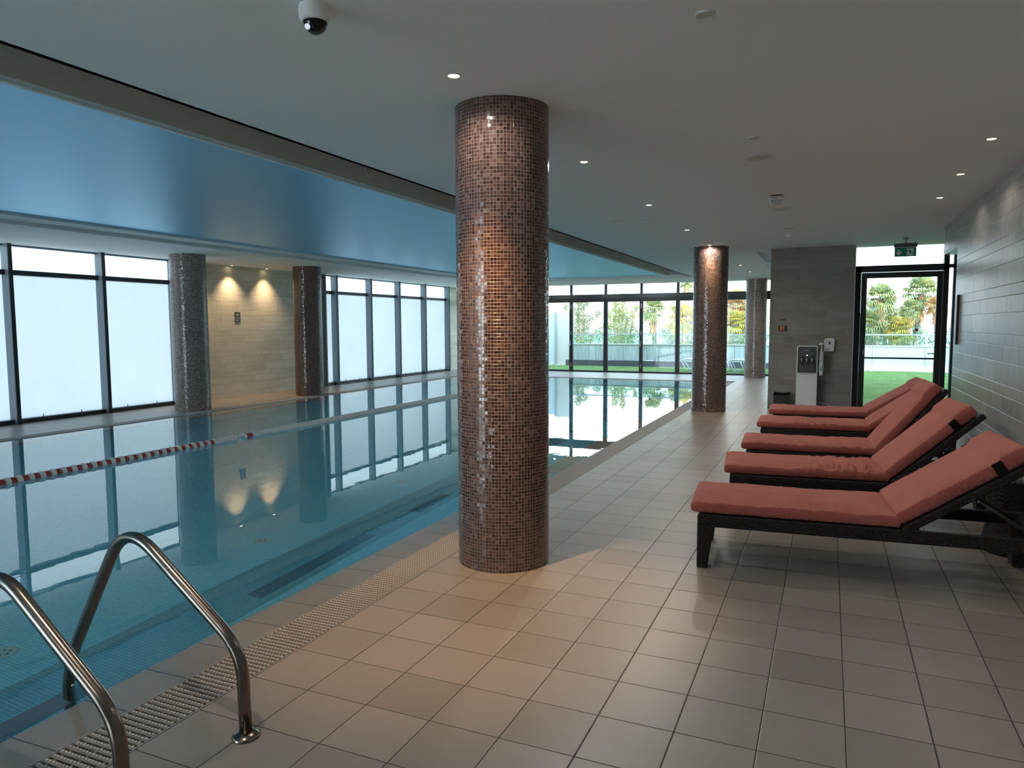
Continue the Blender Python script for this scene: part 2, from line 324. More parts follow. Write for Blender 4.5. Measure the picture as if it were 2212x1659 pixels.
def thing(name, label, cat, loc=(0, 0, 0), rz=0.0, group=None): return tag(empty(name, loc, rz), label, cat, group)
def struct(o): o['kind'] = 'structure'; return o
def copy_tree(o, parent=None):
    c = o.copy(); C.objects.link(c)
    if parent is not None: c.parent = parent
    for ch in list(o.children): copy_tree(ch, c)
    return c
def text(name, s, size, mat, parent, loc, rot, depth=.0006, align='CENTER'):
    cu = bpy.data.curves.new(name, 'FONT'); cu.body = s; cu.size = size; cu.extrude = depth; cu.align_x = align; cu.align_y = 'CENTER'
    t = bpy.data.objects.new(name, cu); C.objects.link(t); bpy.context.view_layer.update()
    me = bpy.data.meshes.new_from_object(t.evaluated_get(bpy.context.evaluated_depsgraph_get()))
    bpy.data.objects.remove(t); me.materials.clear(); me.materials.append(MT[mat]); o = bpy.data.objects.new(name, me); C.objects.link(o)
    o.parent = parent; o.location = loc; o.rotation_euler = rot; return o

CZ, SZ, BZ = 2.92, 2.87, 2.955          # main ceiling, perimeter soffit, stretched blue ceiling
XL, XR, YF, YB = -12.0, 1.46, 22.9, -9.0
# ------------------------------------------------------------------ setting: floor, pool, walls
m = MB(); D = -.25
m.box((-2.30, YB, D), (2.35, 14.35, 0)); m.box((-2.30, 14.35, D), (-.9, YF+.12, 0)); m.box((XL-.1, YB, D), (-10.55, YF+.12, 0))
m.box((-10.55, 20.36, D), (-2.30, YF+.12, 0)); m.box((-10.55, YB, D), (-2.30, -2.3, 0))
struct(m.build('floor', 'floor'))
m = MB()                                                      # submerged ledge around the basin
for a, b in (((-2.84, -2.0), (-2.56, 20.1)), ((-10.30, -2.0), (-10.02, 20.1))):
    (x0, y0), (x1, y1) = a, b; zi0, zi1 = (-.045, -.022) if x0 > -5 else (-.022, -.045)
    m.add([(x0, y0, -.3), (x1, y0, -.3), (x1, y1, -.3), (x0, y1, -.3), (x0, y0, zi0), (x1, y0, zi1), (x1, y1, zi1), (x0, y1, zi0)],
          [(0, 3, 2, 1), (4, 5, 6, 7), (0, 1, 5, 4), (1, 2, 6, 5), (2, 3, 7, 6), (3, 0, 4, 7)])
m.box((-10.02, 19.82, -.3), (-2.84, 20.1, -.035)); m.box((-10.3, -2.3, -.3), (-2.56, -2.0, -.035))
struct(m.build('trim_1', 'ledge'))
pb = struct(empty('pool_basin'))
MB().box((-10.1, -2.1, -1.35), (-2.7, 19.95, -1.25)).build('basin_floor', 'pool', pb)
MB().box((-2.83, -2.1, -1.25), (-2.70, 19.95, -.05)).box((-10.15, -2.1, -1.25), (-10.03, 19.95, -.05)).build('side_wall', 'pool_side', pb)
MB().box((-10.03, 19.83, -1.25), (-2.83, 19.95, -.05)).box((-10.03, -2.15, -1.25), (-2.83, -2.02, -.05)).build('end_wall', 'pool_end', pb)
m = MB()
for y0, y1 in ((.6, 2.6), (3.9, 5.35), (6.09, 6.78), (8.2, 9.6), (11.0, 12.4), (13.8, 15.2)): m.box((-3.84, y0, -1.252), (-3.70, y1, -1.2465))
m.build('dark_stripe', 'stripe', pb)
MB().box((-4.15, -2, -1.252), (-3.62, 19.8, -1.248)).build('wide_stripe', 'stripe2', pb)
dn = None
for y in (-1.8, .41, 2.62, 4.80, 7.06, 9.3, 11.5, 13.7, 15.9, 18.1):
    if dn is None:
        dn = tag(empty('floor_inlet', (-4.53, y, -1.25)), 'white round inlet set in the pool floor, one of an even row', 'inlet', 'round inlets along the pool floor')
        MB().lathe([(.075, 0), (.075, .006), (.065, .010), (.0, .010)], 24, cap=False).build('plate', 'inlet', dn)
        mm = MB()
        for q in range(5):
            a = q*1.2566; MB().lathe([(.008, .0098), (.008, .0120)], 10, (.032*math.cos(a), .032*math.sin(a), 0)).build('hole', 'black_plastic', dn)
    else:
        c = copy_tree(dn); c.location = (-4.53, y, -1.25)
wt = MB().add([(-10.32, -2.3, -.008), (-2.556, -2.3, -.008), (-2.556, 20.12, -.008), (-10.32, 20.12, -.008)], [(0, 1, 2, 3)]).build('pool_water', 'water')
tag(wt, 'still teal pool water mirroring the windows and columns', 'water', kind='stuff')
# overflow gratings
def grating(name, axis, a0, a1, c0, c1, label):
    t = thing(name, label, 'grating', ((a0+a1)/2 if axis == 0 else (c0+c1)/2, (c0+c1)/2 if axis == 0 else (a0+a1)/2, 0), 0, 'overflow gratings round the pool')
    L = a1-a0; W = c1-c0; m = MB(); p = .0295; n = int(L/p)
    def bx(u0, v0, z0, u1, v1, z1): m.box((u0, v0, z0) if axis == 0 else (v0, u0, z0), (u1, v1, z1) if axis == 0 else (v1, u1, z1))
    for i in range(n):
        u = -L/2+i*p
        vs = [(u+.002, -W/2+.006, -.022), (u+.018, -W/2+.006, -.022), (u+.018, W/2-.006, -.022), (u+.002, W/2-.006, -.022),
              (u, -W/2+.006, -.004), (u+.020, -W/2+.006, -.004), (u+.020, W/2-.006, -.004), (u, W/2-.006, -.004),
              (u+.004, -W/2+.006, 0), (u+.016, -W/2+.006, 0), (u+.016, W/2-.006, 0), (u+.004, W/2-.006, 0)]
        if axis == 1: vs = [(v, uu, z) for uu, v, z in vs]
        m.add(vs, [(0, 1, 5, 4), (4, 5, 9, 8), (8, 9, 10, 11), (3, 7, 6, 2), (7, 11, 10, 6), (0, 4, 7, 3), (1, 2, 6, 5), (4, 8, 11, 7), (5, 6, 10, 9)])
    m.build('slats', 'grate', t); m = MB()
    for i in range(n):
        for j in range(13): u = -L/2+i*p; v = -W/2+.02+j*(W-.04)/12; bx(u+.006, v-.004, -.001, u+.014, v+.004, .0018)
    m.build('studs', 'offwhite', t)['kind'] = 'stuff'
    m = MB()
    for v in (-W*.36, 0.0, W*.36): bx(-L/2, v-.006, -.026, L/2, v+.006, -.006)
    m.build('connecting_rods', 'grate', t)
    m = MB(); bx(-L/2, -W/2, -.026, L/2, -W/2+.004, .001); bx(-L/2, W/2-.004, -.026, L/2, W/2, .001); m.build('edge_strip', 'silver', t)
    m = MB(); bx(-L/2, -W/2, -.16, L/2, W/2, -.15); m.build('channel_bed', 'channel', t)
grating('drain_grating', 1, .9, 20.1, -2.555, -2.301, 'beige slatted overflow grating along the near side of the pool')
grating('drain_grating', 1, 2.0, 20.1, -10.549, -10.325, 'beige slatted overflow grating under the frosted windows')
grating('drain_grating', 0, -10.3, -2.56, 20.125, 20.355, 'beige slatted overflow grating before the far glass doors')
m = MB(); m.box((-2.556, .9, -.2), (-2.5555, 20.1, -.012)).box((-2.3015, .9, -.2), (-2.3008, 20.1, -.004)); struct(m.build('trim_2', 'channel'))
# walls
m = MB().box((XR, YB, 0), (2.3, 10.7, 3.3)).box((XR, 10.7, 2.52), (2.3, 11.88, 3.3)); struct(m.build('wall_right', 'stone_right'))
m = MB().box((2.3, 10.7, 0), (2.45, 14.5, 3.3)); struct(m.build('wall_right_rear', 'stone_right'))
m = MB().box((XL-.25, 10.46, 0), (XL, 15.02, SZ)).box((XL-.25, 21.86, 0), (XL, YF+.1, SZ)).box((XL-.25, 1.46, 0), (XL, 6.02, SZ)).box((XL-.25, YB, 0), (XL, -7.56, SZ)); struct(m.build('wall_left', 'stone_left'))
m = MB().box((XL-.3, YB-.2, -.2), (2.6, YB, .1)).box((XL-.3, YB-.2, 2.8), (2.6, YB, 3.3)).box((-6.5, YB-.2, .1), (2.6, YB, 2.8)); struct(m.build('wall_back', 'offwhite'))
m = MB(); m.add([(XL, YB-.1, .1), (-6.5, YB-.1, .1), (-6.5, YB-.1, 2.8), (XL, YB-.1, 2.8)], [(0, 1, 2, 3)]); bw = struct(m.build('added_fill_window', 'frost_fill'))  # unseen frosted window added behind the camera to brighten the room
for x_ in (-11.9, -10.1, -8.3, -6.6): MB().box((x_-.03, YB-.12, .1), (x_+.03, YB+.03, 2.8)).build('mullion', 'frame', bw)
m = MB().box((-1.0, 14.0, 0), (.385, 14.5, CZ)).box((-1.0, 14.5, 0), (-.75, YF+.1, CZ)); struct(m.build('wall_end', 'stone_block'))
MB().box((.384, 13.985, 0), (.40, 14.3, CZ)).build('corner_strip', 'silver', None)
struct(bpy.data.objects['corner_strip']).name = 'trim_3'
# ceiling
m = MB().box((-3.70, YB, CZ), (-.75, 20.7, CZ+.06)).box((-.75, YB, CZ), (XR, 14.5, CZ+.06)).box((XR, 11.0, CZ), (2.45, 14.5, CZ+.06)); m.box((-3.70, 20.3, CZ-0.0), (-3.6, 20.7, 3.3))
m.box((-4.25, 20.3, CZ), (-3.70, 20.7, 3.3)); m.box((-3.70, YB, CZ), (-3.66, 20.3, 3.36))
struct(m.build('ceiling', 'ceiling'))
m = MB().box((-4.25, YB, CZ), (-4.15, 20.3, 3.36)).box((-4.25, YB, 3.36), (-3.6, 20.7, 3.42)); struct(m.build('ceiling', 'ceiling_grey'))
m = MB().box((-4.27, YB, CZ-.006), (-4.235, 20.4, CZ+.03)); struct(m.build('trim_4', 'ceiling'))
m = MB().box((-9.25, YB, BZ), (-4.25, 20.45, BZ+.03)); struct(m.build('ceiling', 'blue'))
m = MB().box((-9.62, YB, CZ), (-9.2, 20.7, CZ+.1)).box((-9.2, 20.42, CZ), (-4.25, 20.7, CZ+.1)); struct(m.build('ceiling', 'ceiling'))
m = MB().box((XL-.1, YB, SZ), (-9.62, YF+.1, SZ+.3)).box((-9.62, 20.7, SZ), (-.75, YF+.1, SZ+.3)); struct(m.build('ceiling', 'ceiling'))
m = MB().box((XL-.4, YB-.2, 3.45), (9.0, YF+.25, 6.2)) if False else MB().box((XL-.4, YB-.2, 3.45), (-.7, YF+.25, 5.2)).box((-.7, YB-.2, 3.45), (9.0, 14.6, 7.5))
struct(m.build('ceiling', 'concrete_pale'))  # unseen roof mass, its height shaped to shade the terrace
m = MB().box((2.45, YB-.2, -.2), (9.0, 14.5, 3.45)); struct(m.build('wall_outer', 'concrete_pale'))
m = MB().box((9.01, 12, -.3), (14.0, 30.0, 9.5)); struct(m.build('unseen_shade_mass', 'concrete_pale'))  # unseen mass added to keep the sun off the terrace
m = MB()
for y in (6.0, 10.72, 15.45, 19.75):
    n = thing('air_nozzle', {6.0: 'round grey air nozzle inside the ceiling slot, left of the big column', 10.72: 'round air nozzle in the ceiling slot behind the big column',
        15.45: 'small round air nozzle far along the ceiling slot', 19.75: 'round air nozzle at the very end of the ceiling slot'}[y], 'air nozzle', (-4.15, y, 3.13), 0, 'air nozzles in the ceiling slot')
    rot = Matrix.Rotation(R(90), 4, 'Y')
    MB().lathe([(.135, 0), (.135, .006), (.125, .012), (.09, .012)], 32, m=rot, cap=False).build('flange', 'ceiling_grey', n)
    MB().lathe([(.09, .010), (.085, .03), (.05, .045), (.02, .045), (0.001, .045)], 32, m=rot, cap=False).build('eyeball', 'ceiling_grey', n)
# mosaic columns
def column(x, y, r, z1, mat, label):
    seg = 96; m = MB(); vs = []; 
    me = bpy.data.meshes.new('mosaic_column'); V = [(x_, y_, z) for z in (0, z1) for i in range(seg+1) for x_, y_ in ((r*math.cos(2*math.pi*i/seg), r*math.sin(2*math.pi*i/seg)),)]
    Fc = [(i, i+1, seg+2+i, seg+1+i) for i in range(seg)]; me.from_pydata(V, [], Fc); uv = me.uv_layers.new(name='UVMap')
    n_t = round(2*math.pi*r/.0209); L = n_t*.0209
    for p in me.polygons:
        p.use_smooth = True; i = p.index
        for li, (a, b) in zip(p.loop_indices, ((i/seg*L, 0), ((i+1)/seg*L, 0), ((i+1)/seg*L, z1), (i/seg*L, z1))): uv.data[li].uv = (a, b)
    me.materials.append(MT[mat]); o = bpy.data.objects.new('mosaic_column', me); C.objects.link(o); o.location = (x, y, 0)
    tag(o, label, 'column', 'round mosaic clad columns')
column(-1.947, 4.283, .30, CZ, 'mosaic', 'large round column of brown glass mosaic in the foreground')
column(-1.957, 13.276, .30, CZ, 'mosaic', 'round brown mosaic column beyond the loungers, lit from above')
column(-1.967, 22.27, .30, SZ+.05, 'mosaic_pale', 'pale shimmering mosaic column farthest away by the glass doors')
column(-10.86, 9.86, .315, SZ, 'mosaic_pale', 'grey brown mosaic column left of the beige stone wall')
column(-10.86, .86, .315, SZ, 'mosaic_pale', 'grey brown mosaic column on the far deck behind the viewer')
column(-10.74, 4.03, .31, SZ, 'mosaic', 'brown mosaic column on the far deck left of the picture')
column(-10.74, 13.03, .31, SZ, 'mosaic', 'brown mosaic column right of the beige stone wall')
# ------------------------------------------------------------------ windows
def pane(m, axis, c, a0, a1, z0, z1):
    m.add([(c, a0, z0), (c, a1, z0), (c, a1, z1), (c, a0, z1)] if axis == 0 else [(a0, c, z0), (a1, c, z0), (a1, c, z1), (a0, c, z1)], [(0, 1, 2, 3)])
def left_window(name, ys, yend, south_stub):
    w_ = struct(empty(name, (XL, (ys[0]+yend)/2, 0))); oy = (ys[0]+yend)/2
    e = [y-oy for y in ys]+[yend-oy]
    for i, y in enumerate(e):
        MB().box((-.02, y-.03, 0), (.155, y+.025, SZ)).build('mullion', 'mullion', w_)
        MB().box((.155, y-.034, 0), (.172, y+.029, SZ)).build('mullion_shade_face', 'frame', w_)  # dark strip paints the backlit shade on the mullion's front face
        if i+1 < len(e):
            y2 = e[i+1]
            MB().box((-.03, y+.025, 2.385), (.06, y2-.03, 2.465)).build('transom', 'frame', w_)
            MB().box((-.03, y+.025, 0), (.09, y2-.03, .07)).build('sill', 'frame', w_)
            MB().box((-.03, y+.025, SZ-.03), (.04, y2-.03, SZ)).build('head', 'mullion', w_)
            m = MB(); pane(m, 0, -.02, y, y2, .06, 2.40); m.build('pane', 'frost', w_)
            m = MB(); pane(m, 0, -.02, y, y2, 2.45, SZ); m.build('top_pane', 'frost_top', w_)
            for q in (.3, .72):
                MB().lathe([(.006, .07), (.006, .10), (.010, .10), (.010, .108)], 8, (.02, y+(y2-y)*q, 0)).build('clip', 'black_plastic', w_)
left_window('window_1', [6.06, 7.30, 8.90], 10.44, True)
left_window('window_5', [-7.5, -5.96, -4.4, -2.9, -1.4, 0.1], 1.44, True)
left_window('window_2', [15.06, 15.55, 17.10, 18.58, 20.1], 21.66, False)
# far glass doors
fw = struct(empty('window_3', (-6.5, YF, 0))); ox = 6.5
xs = [-10.25, -9.07, -7.89, -6.70, -5.52, -4.36, -3.18, -2.0, -1.05]
MB().box((-12.0+ox, -.06, 0), (-.75+ox, .06, .055)).build('threshold', 'black', fw)
MB().box((-12.0+ox, -.07, 2.30), (-.75+ox, .07, 2.42)).build('door_head', 'black', fw)
MB().box((-12.0+ox, -.05, 2.42), (-.75+ox, .05, 2.55)).build('transom', 'frame', fw)
for i, x_ in enumerate(xs):
    wd = .055 if i % 2 == 0 else .065
    MB().box((x_-wd+ox, -.05, .05), (x_+wd+ox, .05, 2.31)).build('stile', 'black', fw)
    MB().box((x_-.04+ox, -.045, 2.54), (x_+.04+ox, .045, SZ)).build('mullion', 'frame', fw)
    if i in (2, 4):
        for z_, h_ in ((1.22, .13), (2.08, .14), (.16, .14)): MB().box((x_-.012+ox, -.062, z_), (x_+.014+ox, -.048, z_+h_)).build('hinge', 'silver', fw)
        h = MB().box((x_-.028+ox, -.056, .86), (x_-.006+ox, -.048, 1.04)); h.tube([(x_-.017+ox, -.05, .98), (x_-.017+ox, -.085, .98), (x_-.035+ox, -.09, .84)], .008, 8); h.build('handle', 'silver', fw)
full = [-12.0]+xs+[-.75]
for a, b in zip(full, full[1:]):
    m = MB(); pane(m, 1, 0, a+.04+ox, b-.04+ox, .05, 2.31); m.build('pane', 'glass', fw)
    m = MB(); pane(m, 1, 0, a+.03+ox, b-.03+ox, 2.54, SZ); m.build('top_pane', 'glass', fw)
# the exit door right
dr = struct(empty('door_1', (1.1, 14.3, 0))); dx = -1.1
MB().box((.40+dx, -.07, 0), (.50+dx, .07, 2.56)).box((1.76+dx, -.07, 0), (1.84+dx, .07, CZ)).build('door_frame', 'black', dr)
MB().box((.40+dx, -.07, 2.46), (1.84+dx, .07, 2.57)).build('head_rail', 'black', dr)
lf = MB().box((.505+dx, -.05, .02), (.595+dx, .03, 2.45)).box((1.672+dx, -.05, .02), (1.755+dx, .03, 2.45)).box((.595+dx, -.05, 2.355), (1.672+dx, .03, 2.45)).box((.595+dx, -.05, .02), (1.672+dx, .03, .10)).build('leaf', 'black', dr)
m = MB(); pane(m, 1, 0, .59+dx, 1.68+dx, .09, 2.36); m.build('pane', 'glass', lf)
MB().box((.55+dx, -.065, .935), (1.72+dx, -.045, .965)).build('push_bar', 'black_plastic', lf)
h = MB().box((1.70+dx, -.06, .93), (1.735+dx, -.05, 1.12)); h.tube([(1.715+dx, -.05, 1.04), (1.715+dx, -.10, 1.04), (1.56+dx, -.10, 1.04)], .009, 8); h.build('handle', 'black_plastic', lf)
MB().box((.56+dx, -.062, 1.00), (.575+dx, -.05, 1.10)).build('hinge', 'silver', lf)
MB().box((1.33+dx, -.004, 1.36), (1.46+dx, -.001, 1.53)).build('notice', 'glass_green', lf)
mm = MB(); mm.box((1.375+dx, -.006, 1.42), (1.415+dx, -.004, 1.47)); mm.build('notice_mark', 'dark_red', lf)
m = MB(); pane(m, 1, 0, .40+dx, 1.76+dx, 2.57, CZ); m.build('top_pane', 'glass', dr)
w4 = struct(empty('window_4', (2.1, 14.3, 0)))
MB().box((1.84-2.1, -.05, 2.50), (2.3-2.1, .05, 2.56)).box((1.905-2.1, -.05, 0), (1.945-2.1, .05, CZ)).box((1.84-2.1, -.05, 0), (.2, .05, .06)).build('frame', 'frame', w4)
m = MB(); pane(m, 1, 0, 1.84-2.1, .2, 0, CZ); m.build('pane', 'glass', w4)
# ------------------------------------------------------------------ downlights
def spot(loc, energy, size=62, blend=.75, col=(1.0, .56, .22)):
    l = bpy.data.lights.new('downlight_beam', 'SPOT'); l.energy = energy; l.spot_size = R(size); l.spot_blend = blend; l.color = col; l.shadow_soft_size = .03
    o = bpy.data.objects.new('downlight_beam', l); C.objects.link(o); o.location = loc; return o
dl0 = None
def downlight(x, y, z, label, energy=DOWNLIGHT_W, group='recessed warm downlights', size=62, flood=1.0):
    global dl0
    if dl0 is None:
        dl0 = thing('downlight', label, 'ceiling light', (x, y, z), 0, group)
        MB().lathe([(.030, .002), (.034, -.004), (.046, -.004), (.048, .001)], 28, cap=False).build('trim_ring', 'offwhite', dl0)
        MB().lathe([(.001, -.001), (.030, -.001)], 24, cap=False).build('lens', 'lamp', dl0); d = dl0
    else:
        d = dl0.copy(); C.objects.link(d); d.location = (x, y, z)
        for ch in dl0.children:
            if ch.type == 'MESH': c = ch.copy(); C.objects.link(c); c.parent = d
        d.location = (x, y, z); d['label'] = label; d['group'] = group
    s_ = spot((0, 0, -.012), energy, size, .75, (1.0, .36, .035) if 'amber' in group else (1.0, .56, .22)); s_.parent = d
    s2 = spot((.12, 0, -.014), FLOOD_W*flood, 95, 1.0, (1.0, .70, .40)) if 'amber' in group else spot((0, 0, -.014), FLOOD_W*flood, 165, .5, (1.0, .93, .86)); s2.parent = d
    return d
near = 'recessed warm downlight '
for y, lb in ((-1.2, None), (1.2, None), (3.60, near+'in front of the big mosaic column'), (5.90, near+'just right of the big column top'), (8.30, near+'second past the big column, above the pool edge'),
              (10.70, near+'third past the big column, before the lit column'), (12.88, near+'right against the top of the second column'), (15.2, near+'hidden just behind the second column'),
              (17.57, near+'glowing behind the second column, the nearer one'), (19.85, near+'glowing just before the farthest column')):
    downlight(-1.925 if y > 3 else -1.925, y, CZ, lb or near+'above the pool edge behind the viewer', energy=DOWNLIGHT_W*(10.0 if y == 3.6 else 3.2 if y == 12.88 else 1), flood=.75 if y in (3.6, 12.88) else 1.3 if y < 3 else 1.9, size=64)
for y, lb in ((2.3, None), (3.68, None), (5.06, None), (6.445, 'near right wall, largest and nearest of three'), (7.824, 'near right wall, middle of three'), (9.18, 'near right wall, farthest of three')):
    downlight(1.065, y, CZ, near+(lb or 'near right wall, out of the picture'), energy=DOWNLIGHT_W*.3, flood=.20)
for y, lb in ((10.9, 'hidden by the left column, washing the beige wall'), (11.98, 'washing the beige wall above the sign'), (13.04, 'washing the beige wall nearer the brown column')):
    downlight(-11.895, y, SZ, 'small amber downlight '+lb, energy=.42, size=46, flood=2.6, group='amber wall washers')
for x_, lb in ((-8.25, 'leftmost in the soffit over the far doors'), (-6.62, 'second in the soffit over the far doors'), (-5.38, 'third in the soffit over the far doors'), (-4.85, 'rightmost visible in the soffit over the far doors')):
    downlight(x_, 22.25, SZ, 'tiny warm downlight '+lb, energy=5, flood=.6)
# ceiling fittings
def disc(x, y, r, label, name='ceiling_speaker', cat='speaker'):
    t = thing(name, label, cat, (x, y, CZ), 0, 'round plates in the ceiling')
    MB().lathe([(r, .0), (r, -.006), (r*.93, -.010), (r*.80, -.010), (r*.79, -.006)], 40, cap=False).build('rim', 'offwhite', t)
    MB().lathe([(.001, -.0065), (r*.80, -.0065)], 40, cap=False).build('grille', 'ceiling_grey', t)
disc(-.564, 6.331, .105, 'largest round ceiling speaker, nearest to the viewer of the grilled ones')
disc(-.548, 9.246, .105, 'round ceiling speaker just behind the fire beacon')
disc(-.564, 11.087, .085, 'small round ceiling speaker before the dome detector')
disc(-.546, 5.66, .042, 'tiny flush round plate in the ceiling ahead of the large speaker', 'cover_plate', 'plate')
disc(-.54, 3.36, .046, 'flush round plate in the ceiling at the top edge of the view', 'cover_plate', 'plate')
disc(-1.05, 18.6, .09, 'round vent plate between the two far downlights', 'cover_plate', 'plate')
t = thing('smoke_detector', 'white dome smoke detector hanging before the taupe wall', 'smoke detector', (-.589, 11.8, CZ))
MB().lathe([(.065, 0), (.065, -.018), (.055, -.022)], 32).build('base', 'white', t)
MB().lathe([(.055, -.022), (.055, -.038), (.038, -.055), (.018, -.066), (.001, -.068)], 32, cap=False).build('dome', 'white', t)
t = thing('fire_beacon', 'white ceiling fire beacon marked FIRE with a clear lens', 'fire alarm', (-.555, 8.28, CZ), R(6))
MB().lathe([(.070, 0), (.070, -.010)], 4, m=Matrix.Rotation(R(45), 4, 'Z')).build('gasket', 'black_plastic', t)
MB().prism([(-.075, -.01), (.075, -.01), (.068, -.055), (-.068, -.055)], 1, -.05, .05).build('housing', 'offwhite', t, bevel=.004)
MB().prism([(-.066, -.055), (.066, -.055), (.050, -.085), (.02, -.098), (-.02, -.098), (-.050, -.085)], 1, -.042, .042).build('lens', 'silver', t, bevel=.004)
text('lettering', 'FIRE', .030, 'dark_red', t, (-.012, -.0508, -.032), (R(90), 0, 0))
t = thing('security_camera', 'white dome security camera hanging at the top edge of the view', 'security camera', (-2.06, 2.60, CZ), R(20))
MB().lathe([(.068, .0), (.070, -.02), (.068, -.048), (.060, -.062), (.052, -.066), (.048, -.062)], 40, cap=False).build('housing', 'white', t)
MB().lathe([(.050, -.060), (.049, -.075), (.042, -.094), (.028, -.108), (.012, -.114), (.001, -.115)], 40, cap=False).build('dome', clear_glass('smoked_dome', (.32, .34, .36)), t)
MB().lathe([(.040, -.055), (.038, -.08), (.02, -.098), (.001, -.10)], 24, cap=False).build('turret', 'black_plastic', t)
MB().lathe([(.012, 0), (.012, .016)], 16, (-.022, -.026, -.088), Matrix.Rotation(R(120), 4, 'X')).build('lens', 'chrome', t)
t = tag(MB().box((-.28, -.16, -.001), (.28, .16, .004)).build('access_hatch', 'ceiling'), 'flush square access hatch outlined in the ceiling', 'hatch'); t.location = (-2.41, 9.55, CZ-.002)
m = MB(); 
for a in ((-.285, -.165, .285, -.160), (-.285, .160, .285, .165), (-.285, -.16, -.28, .16), (.28, -.16, .285, .16)): m.box((a[0], a[1], -.0025), (a[2], a[3], .004))
m.build('hatch_joint', 'ceiling_grey', t)
for i, (x0, y0, y1, lb) in enumerate(((-1.24, 14.6, 17.3, 'long dark linear air grille beside the taupe wall'), (-1.32, 17.6, 20.2, 'farther linear air grille, end to end with the first'))):
    t = thing('linear_grille', lb, 'air grille', (x0, (y0+y1)/2, CZ)); L = (y1-y0)/2
    MB().box((-.07, -L, -.006), (.07, L, 0)).build('frame', 'offwhite', t)
    m = MB()
    for q in range(5): m.box((-.055+q*.024, -L+.02, -.009), (-.043+q*.024, L-.02, -.0055))
    m.build('slot', 'black_plastic', t)
# exit sign
t = thing('exit_sign', 'green and white hanging exit sign with arrow and running figure', 'exit sign', (1.085, 13.2, 0), R(2))
MB().lathe([(.045, CZ), (.045, CZ-.018), (.03, CZ-.03), (.012, CZ-.035), (.012, CZ-.06), (.03, CZ-.075), (.035, CZ-.085)], 20).build('ceiling_mount', 'silver', t)
MB().box((-.165, -.028, 2.775), (.165, .028, 2.835)).build('housing', 'charcoal', t, bevel=.004)
pl = MB().box((-.155, -.004, 2.625), (.155, .004, 2.765)).build('sign_plate', 'green', t)
MB().box((-.155, -.003, 2.764), (.155, .003, 2.777)).build('plate_edge', 'white', t)
fy0, fy1 = -.0065, -.0038
m = MB().prism([(-.105, 2.735), (-.085, 2.735), (-.085, 2.69), (-.058, 2.71), (-.058, 2.685), (-.095, 2.642), (-.132, 2.685), (-.132, 2.71), (-.105, 2.69)], 1, fy0, fy1); m.build('arrow', 'white', pl)
MB().box((.022, fy0, 2.638), (.112, fy1, 2.752)).build('doorway', 'white', pl)
m = MB(); g0, g1 = -.0085, -.0065
m.lathe([(.009, 0), (.009, .002)], 16, (.056, g0+.002, 2.739), Matrix.Rotation(R(90), 4, 'X'))
for P in ([(.050, 2.727), (.075, 2.722), (.082, 2.690), (.062, 2.684)], [(.050, 2.727), (.024, 2.712), (.018, 2.700), (.024, 2.698), (.054, 2.715)], [(.072, 2.722), (.098, 2.706), (.104, 2.692), (.097, 2.692), (.076, 2.708)],
          [(.062, 2.686), (.074, 2.688), (.062, 2.660), (.040, 2.640), (.032, 2.644), (.052, 2.664)], [(.070, 2.690), (.083, 2.690), (.088, 2.672), (.118, 2.668), (.118, 2.660), (.080, 2.662)]): m.prism(P, 1, g0, g1)
m.build('running_figure', 'green', pl)
# wall things
t = thing('warning_sign', 'grey warning sign with a white triangle on the beige wall', 'sign', (XL+.003, 12.193, 1.762))
MB().box((0, -.083, -.108), (.008, .083, .108)).build('plate', 'sign_grey', t)
m = MB().prism([(-.036, .028), (.036, .028), (0, .086)], 0, .008, .0095); m.build('triangle', 'sign_pale', t)
m = MB().prism([(-.006, .034), (.008, .034), (.004, .062), (-.004, .05)], 0, .0095, .0105); m.build('triangle_symbol', 'sign_grey', t)
m = MB()
for i, (z_, wd) in enumerate(((-.008, .062), (-.022, .055), (-.034, .05), (-.060, .06), (-.072, .054), (-.084, .045))): m.box((.008, -wd, z_-.0035), (.0092, wd, z_+.0035))
m.build('text_lines', 'silver', t)
t = thing('notice_board', 'tall narrow grey framed notice on the right wall by the opening', 'notice', (XR-.001, 10.44, 1.6))
MB().box((-.02, -.08, -.30), (0, .08, .30)).build('board', 'silver', t)
MB().box((-.026, -.092, -.306), (0, -.08, .306)).build('frame_edge', 'black_plastic', t)
m = MB()
for i in range(22): m.box((-.0212, -.06, .26-i*.024), (-.0199, .05-(i*37 % 5)*.012, .265-i*.024))
m.build('text_lines', 'sign_grey', t)
t = thing('emergency_switch', 'black and yellow box with a red button on the taupe wall', 'switch', (-.775, 13.999, 1.478))
MB().box((-.062, -.05, -.045), (.062, 0, .045)).build('housing', 'black_plastic', t, bevel=.004)
MB().box((-.036, -.054, -.034), (.036, -.049, .034)).build('face_plate', 'yellow', t, bevel=.004)
MB().lathe([(.016, 0), (.016, .012), (.024, .014), (.024, .022), (.012, .028), (.001, .029)], 24, (0, -.054, 0), Matrix.Rotation(R(90), 4, 'X'), cap=False).build('button', 'red', t)
t = tag(MB().box((-.05, -.004, -.012), (.05, 0, .012)).build('label_strip', 'dark_red'), 'small dark red strip above the emergency switch', 'label'); t.location = (-.775, 13.999, 1.633)
